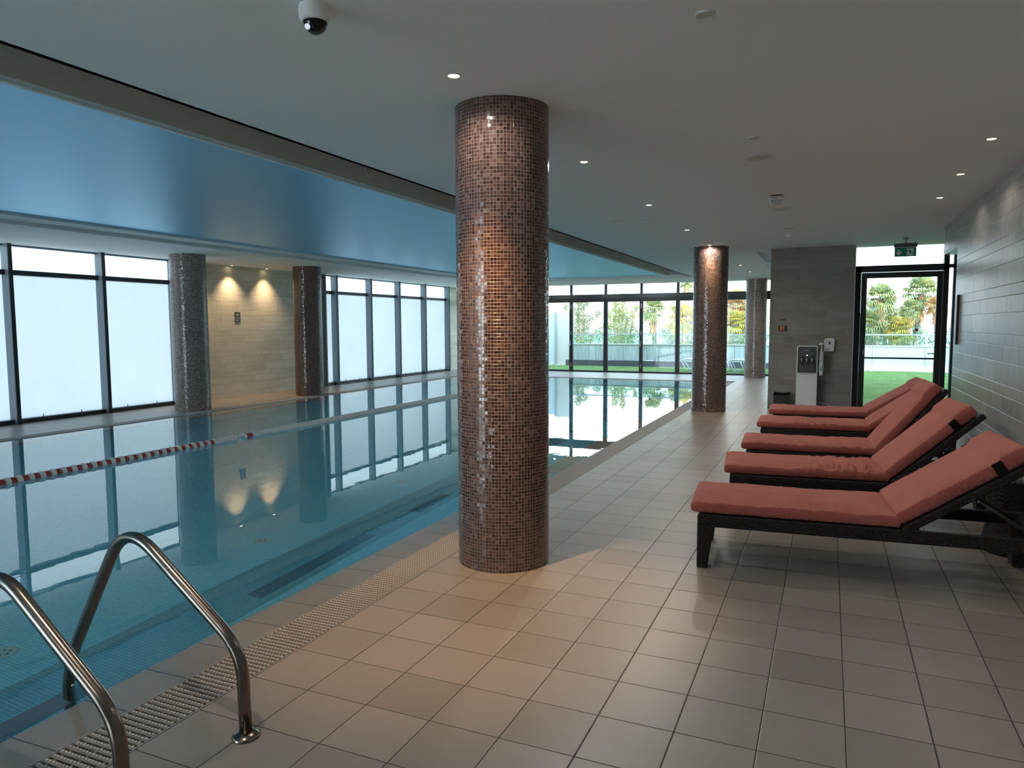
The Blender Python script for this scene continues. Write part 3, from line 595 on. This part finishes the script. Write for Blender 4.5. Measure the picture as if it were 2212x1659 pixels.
# water dispenser
t = thing('water_dispenser', 'tall white water dispenser with a dark front and three taps', 'water dispenser', (-.335, 13.78, 0)); W = .17
def rrect(w_, z0, z1, r, n=6):
    P = []
    for cx, cz, a in ((w_-r, z1-r, 0), (-w_+r, z1-r, 90)):
        P += [(cx+r*math.cos(R(a+90*i/n)), cz+r*math.sin(R(a+90*i/n))) for i in range(n+1)]
    return P+[(-w_, z0), (w_, z0)]
MB().prism(rrect(W, 0, 1.175, .04), 1, -.16, .19).build('cabinet', 'white', t, bevel=.006)
MB().prism(rrect(W-.016, .70, 1.160, .03), 1, -.166, -.158).build('front_panel', 'charcoal', t)
m = MB().box((-W+.03, -.172, .715), (W-.03, -.164, .90)); m.build('alcove', 'black_plastic', t)
MB().box((-W+.045, -.175, .725), (W-.05, -.171, .885)).build('alcove_back', 'charcoal', t)
MB().box((-W+.02, -.195, .690), (W-.02, -.16, .705)).build('drip_tray', 'silver', t)
MB().box((-W+.035, -.185, .875), (W-.035, -.165, .925)).build('tap_bar', 'black_plastic', t, bevel=.003)
for x_ in (-.088, -.002, .082):
    tp = MB().box((x_-.025, -.20, .845), (x_+.025, -.165, .978)).build('tap', 'black_plastic', t, bevel=.006)
    MB().box((x_-.011, -.206, .902), (x_+.010, -.198, .960)).build('lever', 'silver', tp, bevel=.003)
MB().lathe([(.008, 0), (.008, .003)], 12, (-.002, -.166, 1.008), Matrix.Rotation(R(90), 4, 'X')).build('indicator', 'led', t)
text('logo', 'Lalco', .042, 'silver', t, (-.004, -.1665, 1.096), (R(90), 0, 0))
text('lettering', '8°C', .022, 'silver', t, (-.088, -.1755, .835), (R(90), 0, 0))
t = thing('cup_dispenser', 'clear tube of plastic cups fixed beside the water dispenser', 'cup dispenser', (-.108, 13.70, 0))
MB().lathe([(.042, .76), (.042, 1.19)], 24, cap=False).build('tube', clear_glass('clear_plastic', (.88, .9, .9)), t)
MB().lathe([(.044, 1.19), (.047, 1.193), (.047, 1.215), (.03, 1.228), (.001, 1.23)], 24, cap=False).build('lid', 'offwhite', t)
MB().lathe([(.048, .74), (.048, .83), (.045, .835)], 24).build('collar', 'silver', t)
m = MB()
for i in range(12): m.lathe([(.030, .80+i*.022), (.038, .835+i*.022), (.039, .835+i*.022), (.031, .80+i*.022)], 20, cap=False)
m.lathe([(.024, .655), (.036, .745)], 20, cap=False); m.build('cups', 'white', t)
MB().box((-.03, .03, 1.02), (.03, .10, 1.10)).build('bracket', 'sign_grey', t)
MB().lathe([(.015, 0), (.013, .012), (.001, .014)], 16, (0, -.043, 1.10), Matrix.Rotation(R(90), 4, 'X'), cap=False).build('button', 'white', t)
t = thing('soap_dispenser', 'white wall sanitiser dispenser with a dark oval window', 'dispenser', (.017, 13.999, 1.185))
MB().prism([(-.082, -.12), (.074, -.115), (.088, .095), (.06, .115), (0, .125), (-.06, .115), (-.086, .095)], 1, -.10, 0).build('housing', 'white', t, bevel=.012, seg=3)
MB().lathe([(.020, 0), (.020, .004), (.001, .005)], 24, (0, -.10, .035), Matrix.Rotation(R(90), 4, 'X') @ Matrix.Diagonal((.85, 1.25, 1, 1)), cap=False).build('window', 'charcoal', t)
MB().box((-.05, -.1015, -.075), (-.04, -.0998, -.066)).box((-.015, -.1015, -.072), (.03, -.0998, -.068)).build('marking', 'sign_grey', t)
t = thing('waste_bin', 'small black waste bin on the floor by the taupe wall', 'bin', (-.745, 13.80, 0))
def frustum(x0, x1, y0, y1, z0, k0, k1, z1):
    return MB().add([(x0*k0, y0*k0, z0), (x1*k0, y0*k0, z0), (x1*k0, y1*k0, z0), (x0*k0, y1*k0, z0), (x0*k1, y0*k1, z1), (x1*k1, y0*k1, z1), (x1*k1, y1*k1, z1), (x0*k1, y1*k1, z1)],
                    [(0, 3, 2, 1), (0, 1, 5, 4), (1, 2, 6, 5), (2, 3, 7, 6), (3, 0, 4, 7), (4, 5, 6, 7)])
frustum(-.13, .13, -.10, .10, 0, .85, 1, .30).build('body', 'black_plastic', t, bevel=.01)
b = MB(); n = 24
for i in range(n):
    a0, a1 = 2*math.pi*i/n, 2*math.pi*(i+1)/n; q = lambda a, k_: (max(-.135, min(.135, .19*math.cos(a)))*k_, max(-.105, min(.105, .15*math.sin(a)))*k_)
    h0, h1 = .318+.012*math.sin(3*a0), .318+.012*math.sin(3*a1)
    b.add([(*q(a0, 1.02), .285), (*q(a1, 1.02), .285), (*q(a1, 1.0), h1), (*q(a0, 1.0), h0)], [(0, 1, 2, 3)], True)
b.build('liner', 'strap', t)
MB().add([(-.135, -.102, .29), (-.116, -.088, .01), (-.116, .088, .01), (-.135, .102, .29)], [(0, 1, 2, 3)]).build('side_panel', 'silver', t)
m = MB().tube([(-.15, 13.985, .14), (-.09, 13.93, .145), (-.01, 13.90, .135), (.06, 13.90, .10), (.10, 13.91, .04), (.115, 13.92, .008), (.16, 13.93, .008)], .006, 8)
tag(m.build('water_hose', 'white'), 'thin white hose arching out of the taupe wall to the floor', 'hose')
# ------------------------------------------------------------------ loungers
def cushion(L, W_, T, seed, crown=.014, wrinkle=.008, roll=None, re0=.045, re1=.045):
    """padded slab: x 0..L, y 0..W, z 0..T with rounded rims, crowned top, wrinkles; roll=(x0,h) thickens the head end"""
    nx = 110; prof = []; rr = min(T*.42, .04); n = 5
    for cy, cz, a0 in ((W_-rr, T-rr, 0), (rr, T-rr, 90), (rr, rr, 180), (W_-rr, rr, 270)):
        for i in range(n+1):
            a = R(a0+90*i/n); prof.append((cy+rr*math.cos(a), cz+rr*math.sin(a)))
        if a0 == 0:
            for i in range(1, 26): prof.append((W_-rr-(W_-2*rr)*i/26, T))
        if a0 == 180:
            for i in range(1, 6): prof.append((rr+(W_-2*rr)*i/6, 0))
    vs = []; e0 = [0]+[re0*(1-math.cos(R(90)*i/6)) for i in range(1, 7)]; e1 = [0]+[re1*(1-math.cos(R(90)*i/6)) for i in range(1, 7)]
    xsn = e0+[re0+(L-re0-re1)*i/nx for i in range(1, nx)]+[L-q for q in reversed(e1)]
    for x_ in xsn:
        re = re0 if x_ < L/2 else re1; d = min(x_, L-x_); f = 1 if d >= re else math.sqrt(max(0, 1-((re-d)/re)**2)); kx = 1-.42*(1-f)
        th = 1.0
        if roll: tt = max(0, min(1, (x_-roll[0])/.05)); th = 1+roll[1]*(tt*tt*(3-2*tt))
        for (py, pz) in prof:
            y2 = W_/2+(py-W_/2)*(1-.05*(1-f)); zc = T*.42; z2 = zc+(pz-zc)*kx
            up = max(0, min(1, (pz-T*.5)/(T*.5))); v = (y2/W_-.5)*2
            z2 = z2*(1+(th-1)*up)+up*crown*(1-v*v)*min(1, d/.12)
            p = Vector((x_*4.5+seed*9, y2*6.5, seed)); a = noise.noise(p); b_ = 1-abs(noise.noise(Vector((x_*13+y2*5+a*2.6+seed, y2*3+a*3, seed*3))))*3.4
            edge = math.exp(-((y2-W_*.14)/(W_*.16))**2)*.9+.35; z2 += up*wrinkle*(a*.5+max(0, b_)*edge*(.25+.75*max(0, noise.noise(Vector((x_*2.2, seed*5, 1)))+.35)))*min(1, d/.15)
            z2 += up*.010*math.exp(-((x_-L*.5)/(L*.4))**2)*(-1 if not roll else 0)
            y2 += (1-up)*.003*noise.noise(Vector((x_*8, pz*20, seed)))
            vs.append((x_, y2, z2))
    m = MB(); P = len(prof); nn = len(xsn)
    fs = [(j*P+i, (j+1)*P+i, (j+1)*P+(i+1) % P, j*P+(i+1) % P) for j in range(nn-1) for i in range(P)]
    m.add(vs, fs+[tuple(range(P)), tuple((nn-1)*P+i for i in reversed(range(P)))], True)
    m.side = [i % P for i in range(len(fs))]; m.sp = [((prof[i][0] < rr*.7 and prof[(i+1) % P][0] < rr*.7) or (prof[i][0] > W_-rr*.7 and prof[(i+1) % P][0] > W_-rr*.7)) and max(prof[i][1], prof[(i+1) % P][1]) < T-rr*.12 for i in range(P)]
    return m
def shade_side_weave(o, m):
    me = o.data; me.materials.append(MT['coral_side_shade'])
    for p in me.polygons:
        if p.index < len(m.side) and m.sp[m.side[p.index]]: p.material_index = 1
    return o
def lounger(loc, rz, ang, label, seed, strap=True, shift=0.0, wr=.008):
    t = thing('sun_lounger', label, 'lounger', loc, rz, 'coral cushioned wicker loungers along the right wall'); W_ = .72
    fr = MB()
    for y0 in (0, W_-.055): fr.box((0, y0, .268), (1.98, y0+.055, .345))
    for x0 in (0, .62, 1.18, 1.925): fr.box((x0, .055, .275), (x0+.055, W_-.055, .340))
    fr.build('frame', 'wicker', t, bevel=.012)
    MB().box((.05, .05, .300), (1.18, W_-.05, .338)).build('seat_deck', 'wicker', t)
    for (x0, x1) in ((0, .062), (1.915, 1.977)):
        for (y0, y1) in ((0, .13), (W_-.13, W_)):
            vs = []
            for z_, k_ in ((0, .72), (.30, 1.0)):
                ya, yb = (y0, y0+(y1-y0)*k_) if y0 == 0 else (y1-(y1-y0)*k_, y1)
                xa, xb = (x0, x1+(.040 if z_ else .004)) if x0 == 0 else (x0-(.040 if z_ else .004), x1); vs += [(xa, ya, z_), (xb, ya, z_), (xb, yb, z_), (xa, yb, z_)]
            MB().add(vs, [(0, 3, 2, 1), (4, 5, 6, 7), (0, 1, 5, 4), (1, 2, 6, 5), (2, 3, 7, 6), (3, 0, 4, 7)]).build('leg', 'wicker', t, bevel=.010)
    mc = cushion(1.212, .66, .078, seed, wrinkle=wr*2.3, re1=.018); cs = mc.build('seat_cushion', 'coral', t); cs.location = (-.045+shift, .03, .347); shade_side_weave(cs, mc)
    Mb = Matrix.Translation((1.175, 0, .345)) @ Matrix.Rotation(-ang, 4, 'Y')
    bf = empty('backrest', (0, 0, 0)); bpy.data.objects.remove(bf)
    b = MB(); Lb = .80
    for y0 in (.0, W_-.05): b.box((0, y0, -.028), (Lb, y0+.05, .016))
    for x0 in (.0, Lb-.05): b.box((x0, .05, -.022), (x0+.05, W_-.05, .014))
    b.box((.05, .05, -.006), (Lb-.05, W_-.05, .010))
    bk = b.build('backrest', 'wicker', t, bevel=.008); bk.matrix_basis = Mb
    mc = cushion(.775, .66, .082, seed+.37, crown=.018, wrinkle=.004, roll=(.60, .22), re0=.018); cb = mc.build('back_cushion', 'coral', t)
    shade_side_weave(cb, mc); cb.matrix_basis = Mb @ Matrix.Translation((.012, .03, .016))
    if strap:
        s_ = MB(); x0, x1 = .585, .640; y0, y1 = .022, .698; z1 = .112
        z1 = .104; pts = [(y0+.012, z1-.006), (y0, z1-.022), (y0, .0), (y0+.02, -.034), (y1-.02, -.034), (y1, 0), (y1, z1-.022), (y1-.012, z1-.006)]
        for (a, c), (a2, c2) in zip(pts, pts[1:]): s_.add([(x0, a, c), (x1, a, c), (x1, a2, c2), (x0, a2, c2)], [(0, 1, 2, 3)])
        so = s_.build('strap', 'strap', t); so.matrix_basis = Mb; md = so.modifiers.new('thick', 'SOLIDIFY'); md.thickness = .003; md.offset = 1
    # support stay and brace bars
    pe = Mb @ Vector((.42, 0, -.03)); st = MB()
    for y0 in (.075, W_-.075): MB().tube([(pe.x, y0, pe.z), (1.90, y0, .305)], .010, 8).build('support_stay', 'black_plastic', t)
    MB().tube([(1.30, .05, .290), (1.30, W_-.05, .290)], .010, 8).build('cross_bar', 'black_plastic', t)
    MB().tube([(1.18, .16, .285), (1.93, .16, .285)], .009, 8).build('brace_bar', 'black_plastic', t)
    MB().lathe([(.007, 0), (.006, .006)], 10, (pe.x+.02, .064, pe.z-.02), Matrix.Rotation(R(90), 4, 'X')).build('bolt', 'chrome', t)
    return t
lounger((-.735, 4.60, 0), R(4.8), R(34), 'nearest wicker lounger with coral cushion and black strap', 1.0, wr=.007)
lounger((-.70, 5.95, 0), R(5.5), R(43), 'second nearest lounger, rumpled coral seat and black strap', 2.3, wr=.013)
lounger((-.70, 7.18, 0), R(3.0), R(52), 'third lounger, coral backrest raised steepest of all', 3.1, strap=False, wr=.009)
lounger((-.70, 8.80, 0), R(1.0), R(36), 'fourth lounger, backrest half hidden behind the steepest one', 4.7, strap=False, wr=.009)
lounger((-.66, 10.15, 0), R(2.5), R(32), 'farthest lounger with a darker coral cushion near the glass door', 5.9, strap=False, wr=.006)
t = thing('side_table', 'round black wicker side table between the two nearest loungers', 'side table', (1.225, 5.79, 0))
MB().lathe([(.215, 0), (.222, .02), (.20, .14), (.185, .26), (.20, .38), (.222, .49), (.222, .505)], 48).build('drum', 'wicker', t)
m = MB()
for i in range(44):
    a = 2*math.pi*i/44; m.tube([(.214*math.cos(a), .214*math.sin(a), .505), (.221*math.cos(a), .221*math.sin(a), .535), (.205*math.cos(a), .205*math.sin(a), .566)], .013, 6)
m.lathe([(.205, .50), (.205, .558), (.001, .562)], 40, cap=False); m.build('ribbed_rim', 'silver', t)
# ------------------------------------------------------------------ pool handrails
def bez(P, n=16):
    """polyline with rounded corners: P = [(point, radius)]"""
    o = [Vector(P[0][0])]
    for i in range(1, len(P)-1):
        p, r = Vector(P[i][0]), P[i][1]; a = (Vector(P[i-1][0])-p); b = (Vector(P[i+1][0])-p); ta = min(r, a.length*.49, ); tb = min(r, b.length*.49)
        s_, e_ = p+a.normalized()*ta, p+b.normalized()*tb
        for j in range(n+1): u = j/n; o.append(s_*(1-u)**2+p*2*u*(1-u)+e_*u*u)
    o.append(Vector(P[-1][0])); return o
def handrail(y, label):
    t = thing('pool_handrail', label, 'handrail', (-1.983, y, 0), 0, 'steel pool ladder handrails')
    P = [((0, 0, .012), 0), ((-.006, 0, .335), .12), ((-.60, 0, .775), .19), ((-1.018, 0, .07), .16), ((-1.0, 0, -.40), .1), ((-1.0, 0, -1.05), 0)]
    MB().tube(bez(P), .0235, 20).build('tube', 'steel', t)
    MB().lathe([(.052, 0), (.052, .006), (.046, .013), (.026, .024), (.022, .024)], 36, cap=False).build('floor_flange', 'steel', t)
    MB().lathe([(.006, 0), (.006, .004), (.001, .006)], 10, (-1.05, .0, -.015), cap=False).lathe([(.006, 0), (.006, .004), (.001, .006)], 10, (-.985, -.0, -.0), cap=False).build('bolt', 'chrome', t)
handrail(1.985, 'curved stainless steel pool handrail with its floor flange in view')
handrail(1.47, 'nearer curved stainless steel pool handrail cut by the bottom edge')
t = thing('ladder_step', 'pale submerged ladder step just below the waterline between the handrails', 'step', (-3.0, 1.73, 0), 0)
for z_ in (-.14, -.42, -.70): MB().box((-.055, -.235, z_-.012), (.055, .235, z_)).build('tread', 'tread', t, bevel=.006)
# ------------------------------------------------------------------ lane ropes
def rope(y0, y1, pat, label, quota, vis0):
    t = thing('lane_rope', label, 'lane rope', (-7.52, (y0+y1)/2, 0), 0, 'floating lane ropes'); oy = (y0+y1)/2; pitch = .058
    n = int((y1-y0)/pitch); meshes = {}
    def f_mesh(m, yy, r):
        rot = Matrix.Rotation(R(90), 4, 'X')
        m.lathe([(.025, -.028), (r*.93, -.026), (r, -.018), (r, .014), (r*.93, .022), (.025, .026)], 14, (0, yy, 0), rot)
    for mt in ('lane_white', 'lane_red', 'lane_teal'):
        q = MB(); f_mesh(q, 0, .052 if mt == 'lane_white' else .044); o = q.build('float', mt, t); meshes[mt] = o
    MB().tube([(0, y0-oy-.04, .0), (0, y1-oy+(.28 if y1 > 10 else .03), .0)], .005, 6).build('cable', 'silver', t)
    rest = {k_: MB() for k_ in meshes}; cnt = 0
    for i in range(n):
        y = y0+i*pitch-oy; mt = pat(i, y+oy)
        if y+oy > vis0 and cnt < quota:
            if cnt == 0: pass
            c = meshes[mt].copy(); C.objects.link(c); c.parent = t; c.location = (0, y, -.002); cnt += 1
        else: f_mesh(rest[mt], y, .052 if mt == 'lane_white' else .044)
    for k_, q in rest.items():
        if q.v: o = q.build('float', k_, t); o['kind'] = 'stuff'
    for o in meshes.values(): bpy.data.objects.remove(o)
rope(-1.5, 7.58, lambda i, y: ('lane_red', 'lane_white')[i % 2] if y < 7.2 else 'lane_white', 'nearer lane rope of alternating red and white floats', 60, 4.2)
rope(7.68, 19.75, lambda i, y: ('lane_white', 'lane_red', 'lane_red')[i] if i < 3 else ('lane_white' if y < 14.0 else ('lane_red', 'lane_white')[i % 2] if y < 19.5 else 'lane_white'),
     'farther lane rope, mostly white floats ending red before the far wall', 100, 7.0)
# ------------------------------------------------------------------ terrace and beyond
m = MB().box((-30, YF+.12, -.30), (-.9, 26.74, -.02)).box((-.9, 14.36, -.30), (8.95, 26.74, -.02)); tag(m.build('lawn', 'turf'), 'flat green artificial lawn on the terrace outside', 'lawn', kind='stuff')
m = MB().box((-.75, 14.36, -.02), (8.5, 14.62, -.012)); struct(m.build('trim_5', 'concrete'))
t = thing('parapet_wall', 'low concrete parapet closing the terrace outside', 'wall', (0, 27.0, 0))
MB().box((-9.35, 0, .20), (-1.6, .2, .80)).build('concrete_wall', 'streaked', t)
m = MB().box((-1.6, 0, .12), (9.0, .2, .80)); m.build('clad_wall', 'panel_blue', t)
m = MB(); 
for x_ in (-.2, 1.35, 2.9, 4.4): m.box((x_, -.004, .12), (x_+.012, 0, .78))
for x_ in (-8.3, -7.2, -6.3, -5.1, -4.2, -3.1): m.box((x_, -.004, .20), (x_+.01, 0, .78))
m.build('joint', 'sign_grey', t)
MB().box((-9.45, -.25, -.02), (-1.6, .0, .19)).build('plinth', 'plinth', t)
MB().box((-1.6, -.08, -.02), (9.0, .0, .12)).build('base_kerb', 'white', t)
MB().box((-9.35, -.03, .79), (9.0, .23, .825)).build('coping', 'sign_pale', t)
t = thing('glass_balustrade', 'clear glass balustrade with a steel top rail along the terrace', 'balustrade', (0, 27.1, 0))
m = MB(); pane(m, 1, 0, -9.45, 9.0, .82, 1.17); m.build('glass_panel', 'glass_green', t)
MB().box((-9.45, -.035, 1.165), (9.0, .035, 1.205)).build('top_rail', 'silver', t)
m = MB(); pane(m, 1, -3.9+3.55, -9.45, -7.9, .0, 1.17)
for x_ in (-7.4, -5.4, -3.4, -1.4, .6, 2.6, 4.6, 6.6): MB().box((x_, -.006, .82), (x_+.010, .006, .93)).build('clamp_post', 'silver', t)
t = thing('pillar', 'pale concrete pillar standing at the left end of the terrace', 'pillar', (-9.8, 27.0, 0))
MB().box((-.10, -.1, -.02), (.42, .5, 2.10)).build('shaft', 'concrete_pale', t); MB().box((-.55, -.15, -.02), (-.16, .5, 2.02)).build('cladding', 'panel_blue', t); MB().box((-.16, -.16, -.02), (-.10, .5, 2.08)).build('steel_post', 'silver', t)
for (x_, y_, lb) in ((-4.55, 24.6, 'white framed sun bed on the lawn left of the second column'), (-3.0, 24.6, 'white framed sun bed on the lawn between the two right columns')):
    t = thing('sun_bed', lb, 'sun bed', (x_, y_, -.02), 0, 'white sun beds on the terrace'); s_ = 1
    for y0 in (0, .6):
        MB().tube([(0, y0, .36), (s_*.18, y0, .03), (s_*.52, y0, .03), (s_*.36, y0, .36)], .022, 8).tube([(0, y0, .36), (s_*.15, y0, .40), (s_*1.5, y0, .36)], .024, 8).build('frame', 'sunbed_white', t)
        MB().tube([(s_*1.5, y0, .36), (s_*1.62, y0, .02)], .022, 8).build('leg', 'sunbed_white', t)
    MB().box((min(0, s_*1.5)+.04, .02, .375), (max(0, s_*1.5)-.04, .58, .395)).build('sling', 'sunbed_blue', t)
m = MB().box((-70, 28, -4.2), (60, 90, -4.0)); tag(m.build('park_ground', 'lawn_base'), 'dark park ground far below the terrace', 'ground', kind='stuff')
m = MB().box((-900, 90, -12), (900, 2200, -10)); tag(m.build('sea', 'sea'), 'hazy blue sea on the horizon behind the trees', 'sea', kind='stuff')
# trees
def frond(m, base, az, el, L, w_, droop):
    """one fan leaf: a stalk and a fan of narrow blades"""
    d = Vector((math.cos(az)*math.cos(el), math.sin(az)*math.cos(el), math.sin(el))); side = Vector((-math.sin(az), math.cos(az), 0)); up = side.cross(d)*-1
    tip = base+d*L*.5; m.add([base+side*.012, base-side*.012, tip-side*.012, tip+side*.012], [(0, 1, 2, 3)])
    nb = 13
    for i in range(nb):
        a = R(-100+200*i/(nb-1)); dd = (d*math.cos(a)+side*math.sin(a)); l = L*.5*(.75+.35*math.cos(a*.7))*random.uniform(.85, 1.1)
        mid = tip+dd*l*.6+up*.02; end = tip+dd*l+Vector((0, 0, -droop*l*.6)); s2 = dd.cross(up).normalized()*w_
        m.add([tip, mid+s2, end, mid-s2], [(0, 1, 2, 3)])
def palm(x, y, zc, r, mat, label, skirt=True, lean=0.0, zb=-4.0):
    t = thing('palm_tree', label, 'palm tree', (x, y, zb), 0, 'palms beyond the terrace'); H = zc-zb; m = MB(); n = 46
    top = Vector((0, 0, H))
    for i in range(n):
        q = (i+.5)/n; el = R(78-q*125+random.uniform(-8, 8)); frond(m, top+Vector((0, 0, random.uniform(-.1, .1)*r)), random.uniform(0, 6.283), el, r*random.uniform(.85, 1.15), .028*r+.012, .35+q*.6)
    m.build('crown', mat, t)
    MB().tube([(lean, 0, 0), (lean*.5, 0, H*.5), (0, 0, H)], [.12, .11, .14], 10).build('trunk', 'bark', t)
    if skirt:
        m = MB()
        for i in range(70):
            a = random.uniform(0, 6.283); z_ = H-random.uniform(.1, r*1.25); rr = .13; p = Vector((math.cos(a)*rr, math.sin(a)*rr, z_)); o_ = Vector((math.cos(a), math.sin(a), 0)); s2 = Vector((-math.sin(a), math.cos(a), 0))*.05
            l = random.uniform(.25, .5)*min(1, r); e_ = p+o_*random.uniform(.04, .22)*min(1, r)+Vector((0, 0, -l)); m.add([p+s2, p-s2, e_-s2*.4, e_+s2*.4], [(0, 1, 2, 3)])
        m.build('dead_frond_skirt', 'bark_warm', t)
    return t
def blob_tree(name, x, y, blobs, n, leaf, mat, label, cat, zb=-4.0, group='trees beyond the terrace', trunk=True):
    """blobs: (dx, dz, rx, rz) in metres about (x, y, 0)"""
    t = thing(name, label, cat, (x, y, zb), 0, group); m = MB(); tot = sum(b[2]*b[3] for b in blobs)
    for dx_, dz, rx, rz in blobs:
        for i in range(int(n*rx*rz/tot)):
            u = Vector((random.gauss(0, 1), random.gauss(0, 1), random.gauss(0, 1))).normalized()*random.uniform(.45, 1.08)
            p = Vector((dx_+u.x*rx, u.y*rx*.8, dz-zb+u.z*rz)); a = Vector((random.gauss(0, 1), random.gauss(0, 1), random.gauss(.5, .7))).normalized(); b = a.orthogonal().normalized(); c = a.cross(b); l = leaf*random.uniform(.6, 1.4)
            m.add([p-b*l*.28, p+a*l*.5+c*l*.12, p+b*l*.28, p+a*l*1.1], [(0, 1, 3, 0)[:3], (1, 2, 3)])
            m.add([p-c*l*.28, p+a*l*.9, p+c*l*.28], [(0, 1, 2)])
    m.build('foliage', mat, t)
    if trunk:
        tk = MB()
        for dx_, dz, rx, rz in blobs[:6]: tk.tube([(0, 0, 0), (dx_*.3, 0, (dz-zb)*.5), (dx_, 0, dz-zb)], [.16, .11, .05], 8)
        tk.build('trunk', 'bark', t)
    return t
palm(2.28, 40, 2.80, .88, 'palm_leaf', 'left tall palm seen through the exit door', lean=-.3)
palm(4.10, 40.5, 3.02, .98, 'palm_leaf', 'right tall palm seen through the exit door, the higher one', lean=-.5)
palm(4.62, 39.2, 2.35, .62, 'palm_orange', 'palm with orange drooping fronds at the door glass right edge', lean=.3)
palm(3.55, 39.4, 2.20, .55, 'palm_leaf', 'smaller palm between the two tall palms', lean=.1)
palm(1.75, 38.0, 1.50, .85, 'palm_leaf', 'low palm at the door glass left edge', False)
palm(2.95, 37.0, 1.25, .75, 'palm_yellow', 'low yellowish palm just above the balustrade in the door glass', False)
palm(-8.98, 40, 2.35, .86, 'palm_leaf', 'broad palm with orange lower fronds through the far doors', lean=.3)
palm(-7.15, 39, 1.75, 1.05, 'palm_yellow', 'bright yellow palm left of the second column', True)
palm(-7.35, 41, 3.85, .42, 'palm_leaf', 'high slim palm crown in the top pane, the left one', lean=.2)
palm(-6.85, 42, 3.80, .38, 'palm_orange', 'high slim palm crown in the top pane, the right one', lean=.2)
palm(-4.60, 39, 2.45, 1.0, 'palm_orange', 'orange palm between the two right columns, the higher one', True)
palm(-4.25, 37, 1.55, .85, 'palm_yellow', 'lower yellow palm between the two right columns', False)
blob_tree('pine_tree', -13.6, 41, [(-.1, 3.0, .3, .35), (.25, 2.75, .5, .25), (-.15, 2.35, .5, .35), (.3, 1.95, .75, .3), (1.1, 2.2, .3, .22), (-.9, 2.6, .22, .3), (0, 1.5, .9, .4), (.2, .8, 1.1, .5), (0, -.4, 1.3, .8)], 9000, .08, 'pine_leaf',
          'dark pine at the left behind the pale pillar', 'tree')
blob_tree('pine_tree', -11.5, 42, [(-.2, 3.0, .25, .4), (.3, 3.1, .22, .35), (.05, 2.6, .55, .35), (-.3, 2.15, .65, .35), (.5, 2.1, .6, .35), (1.05, 2.55, .2, .25), (0, 1.6, 1.0, .4), (-.9, 1.2, .7, .35), (.8, 1.1, .7, .4), (0, .6, 1.2, .5), (0, -.4, 1.4, .8)], 12000, .08, 'pine_light',
          'broad sunlit pine in the middle of the far doors', 'tree')
blob_tree('pine_tree', -8.0, 44, [(.45, 2.2, .35, .45), (.2, 1.6, .9, .5), (-.9, 1.2, .7, .5), (0, .9, 1.4, .6), (0, .1, 1.6, .7)], 8000, .085, 'pine_leaf', 'dark bushy pine behind the broad palm', 'tree')
blob_tree('leafy_tree', 3.15, 43, [(-.3, 2.75, .4, .35), (-.6, 2.2, .7, .45), (.25, 1.9, .6, .5), (-.2, 1.4, 1.4, .7), (.6, 1.2, .8, .6), (-.4, .5, 1.8, .8), (0, -.6, 2.0, .8)], 12000, .10, 'pine_light', 'light green leafy tree behind the door palms', 'tree')
blob_tree('leafy_tree', -5.0, 43, [(.3, 2.2, .8, .6), (0, 1.2, 1.3, .7), (0, .2, 1.5, .8)], 3500, .14, 'bush_leaf', 'green tree behind the orange palm', 'tree')
hb = [(-6.5+i*1.25, .55+.35*math.sin(i*2.1), .95, .75) for i in range(22)]+[(-6.5+i*1.25, -.9, 1.1, 1.0) for i in range(22)]
blob_tree('hedge', -8.5, 36, hb, 22000, .10, 'bush_leaf', 'continuous green hedge just beyond the glass balustrade', 'hedge', trunk=False)
t = thing('lamp_post', 'thin pale park lamp post with a ring of floodlights', 'lamp post', (-8.84, 44, -4.0))
MB().tube([(0, 0, 0), (0, 0, 8.2)], [.06, .04], 10).build('pole', 'silver', t)
m = MB()
for i in range(16):
    a, b_ = i*math.pi/8, (i+1)*math.pi/8; m.tube([(.32*math.cos(a), .32*math.sin(a), 6.72), (.32*math.cos(b_), .32*math.sin(b_), 6.72)], .035, 6)
for i in range(6): a = i*math.pi/3; m.tube([(0, 0, 6.72), (.32*math.cos(a), .32*math.sin(a), 6.72)], .015, 6).box((.32*math.cos(a)-.06, .32*math.sin(a)-.06, 6.78), (.32*math.cos(a)+.06, .32*math.sin(a)+.06, 6.98))
m.build('lamp_ring', 'silver', t)
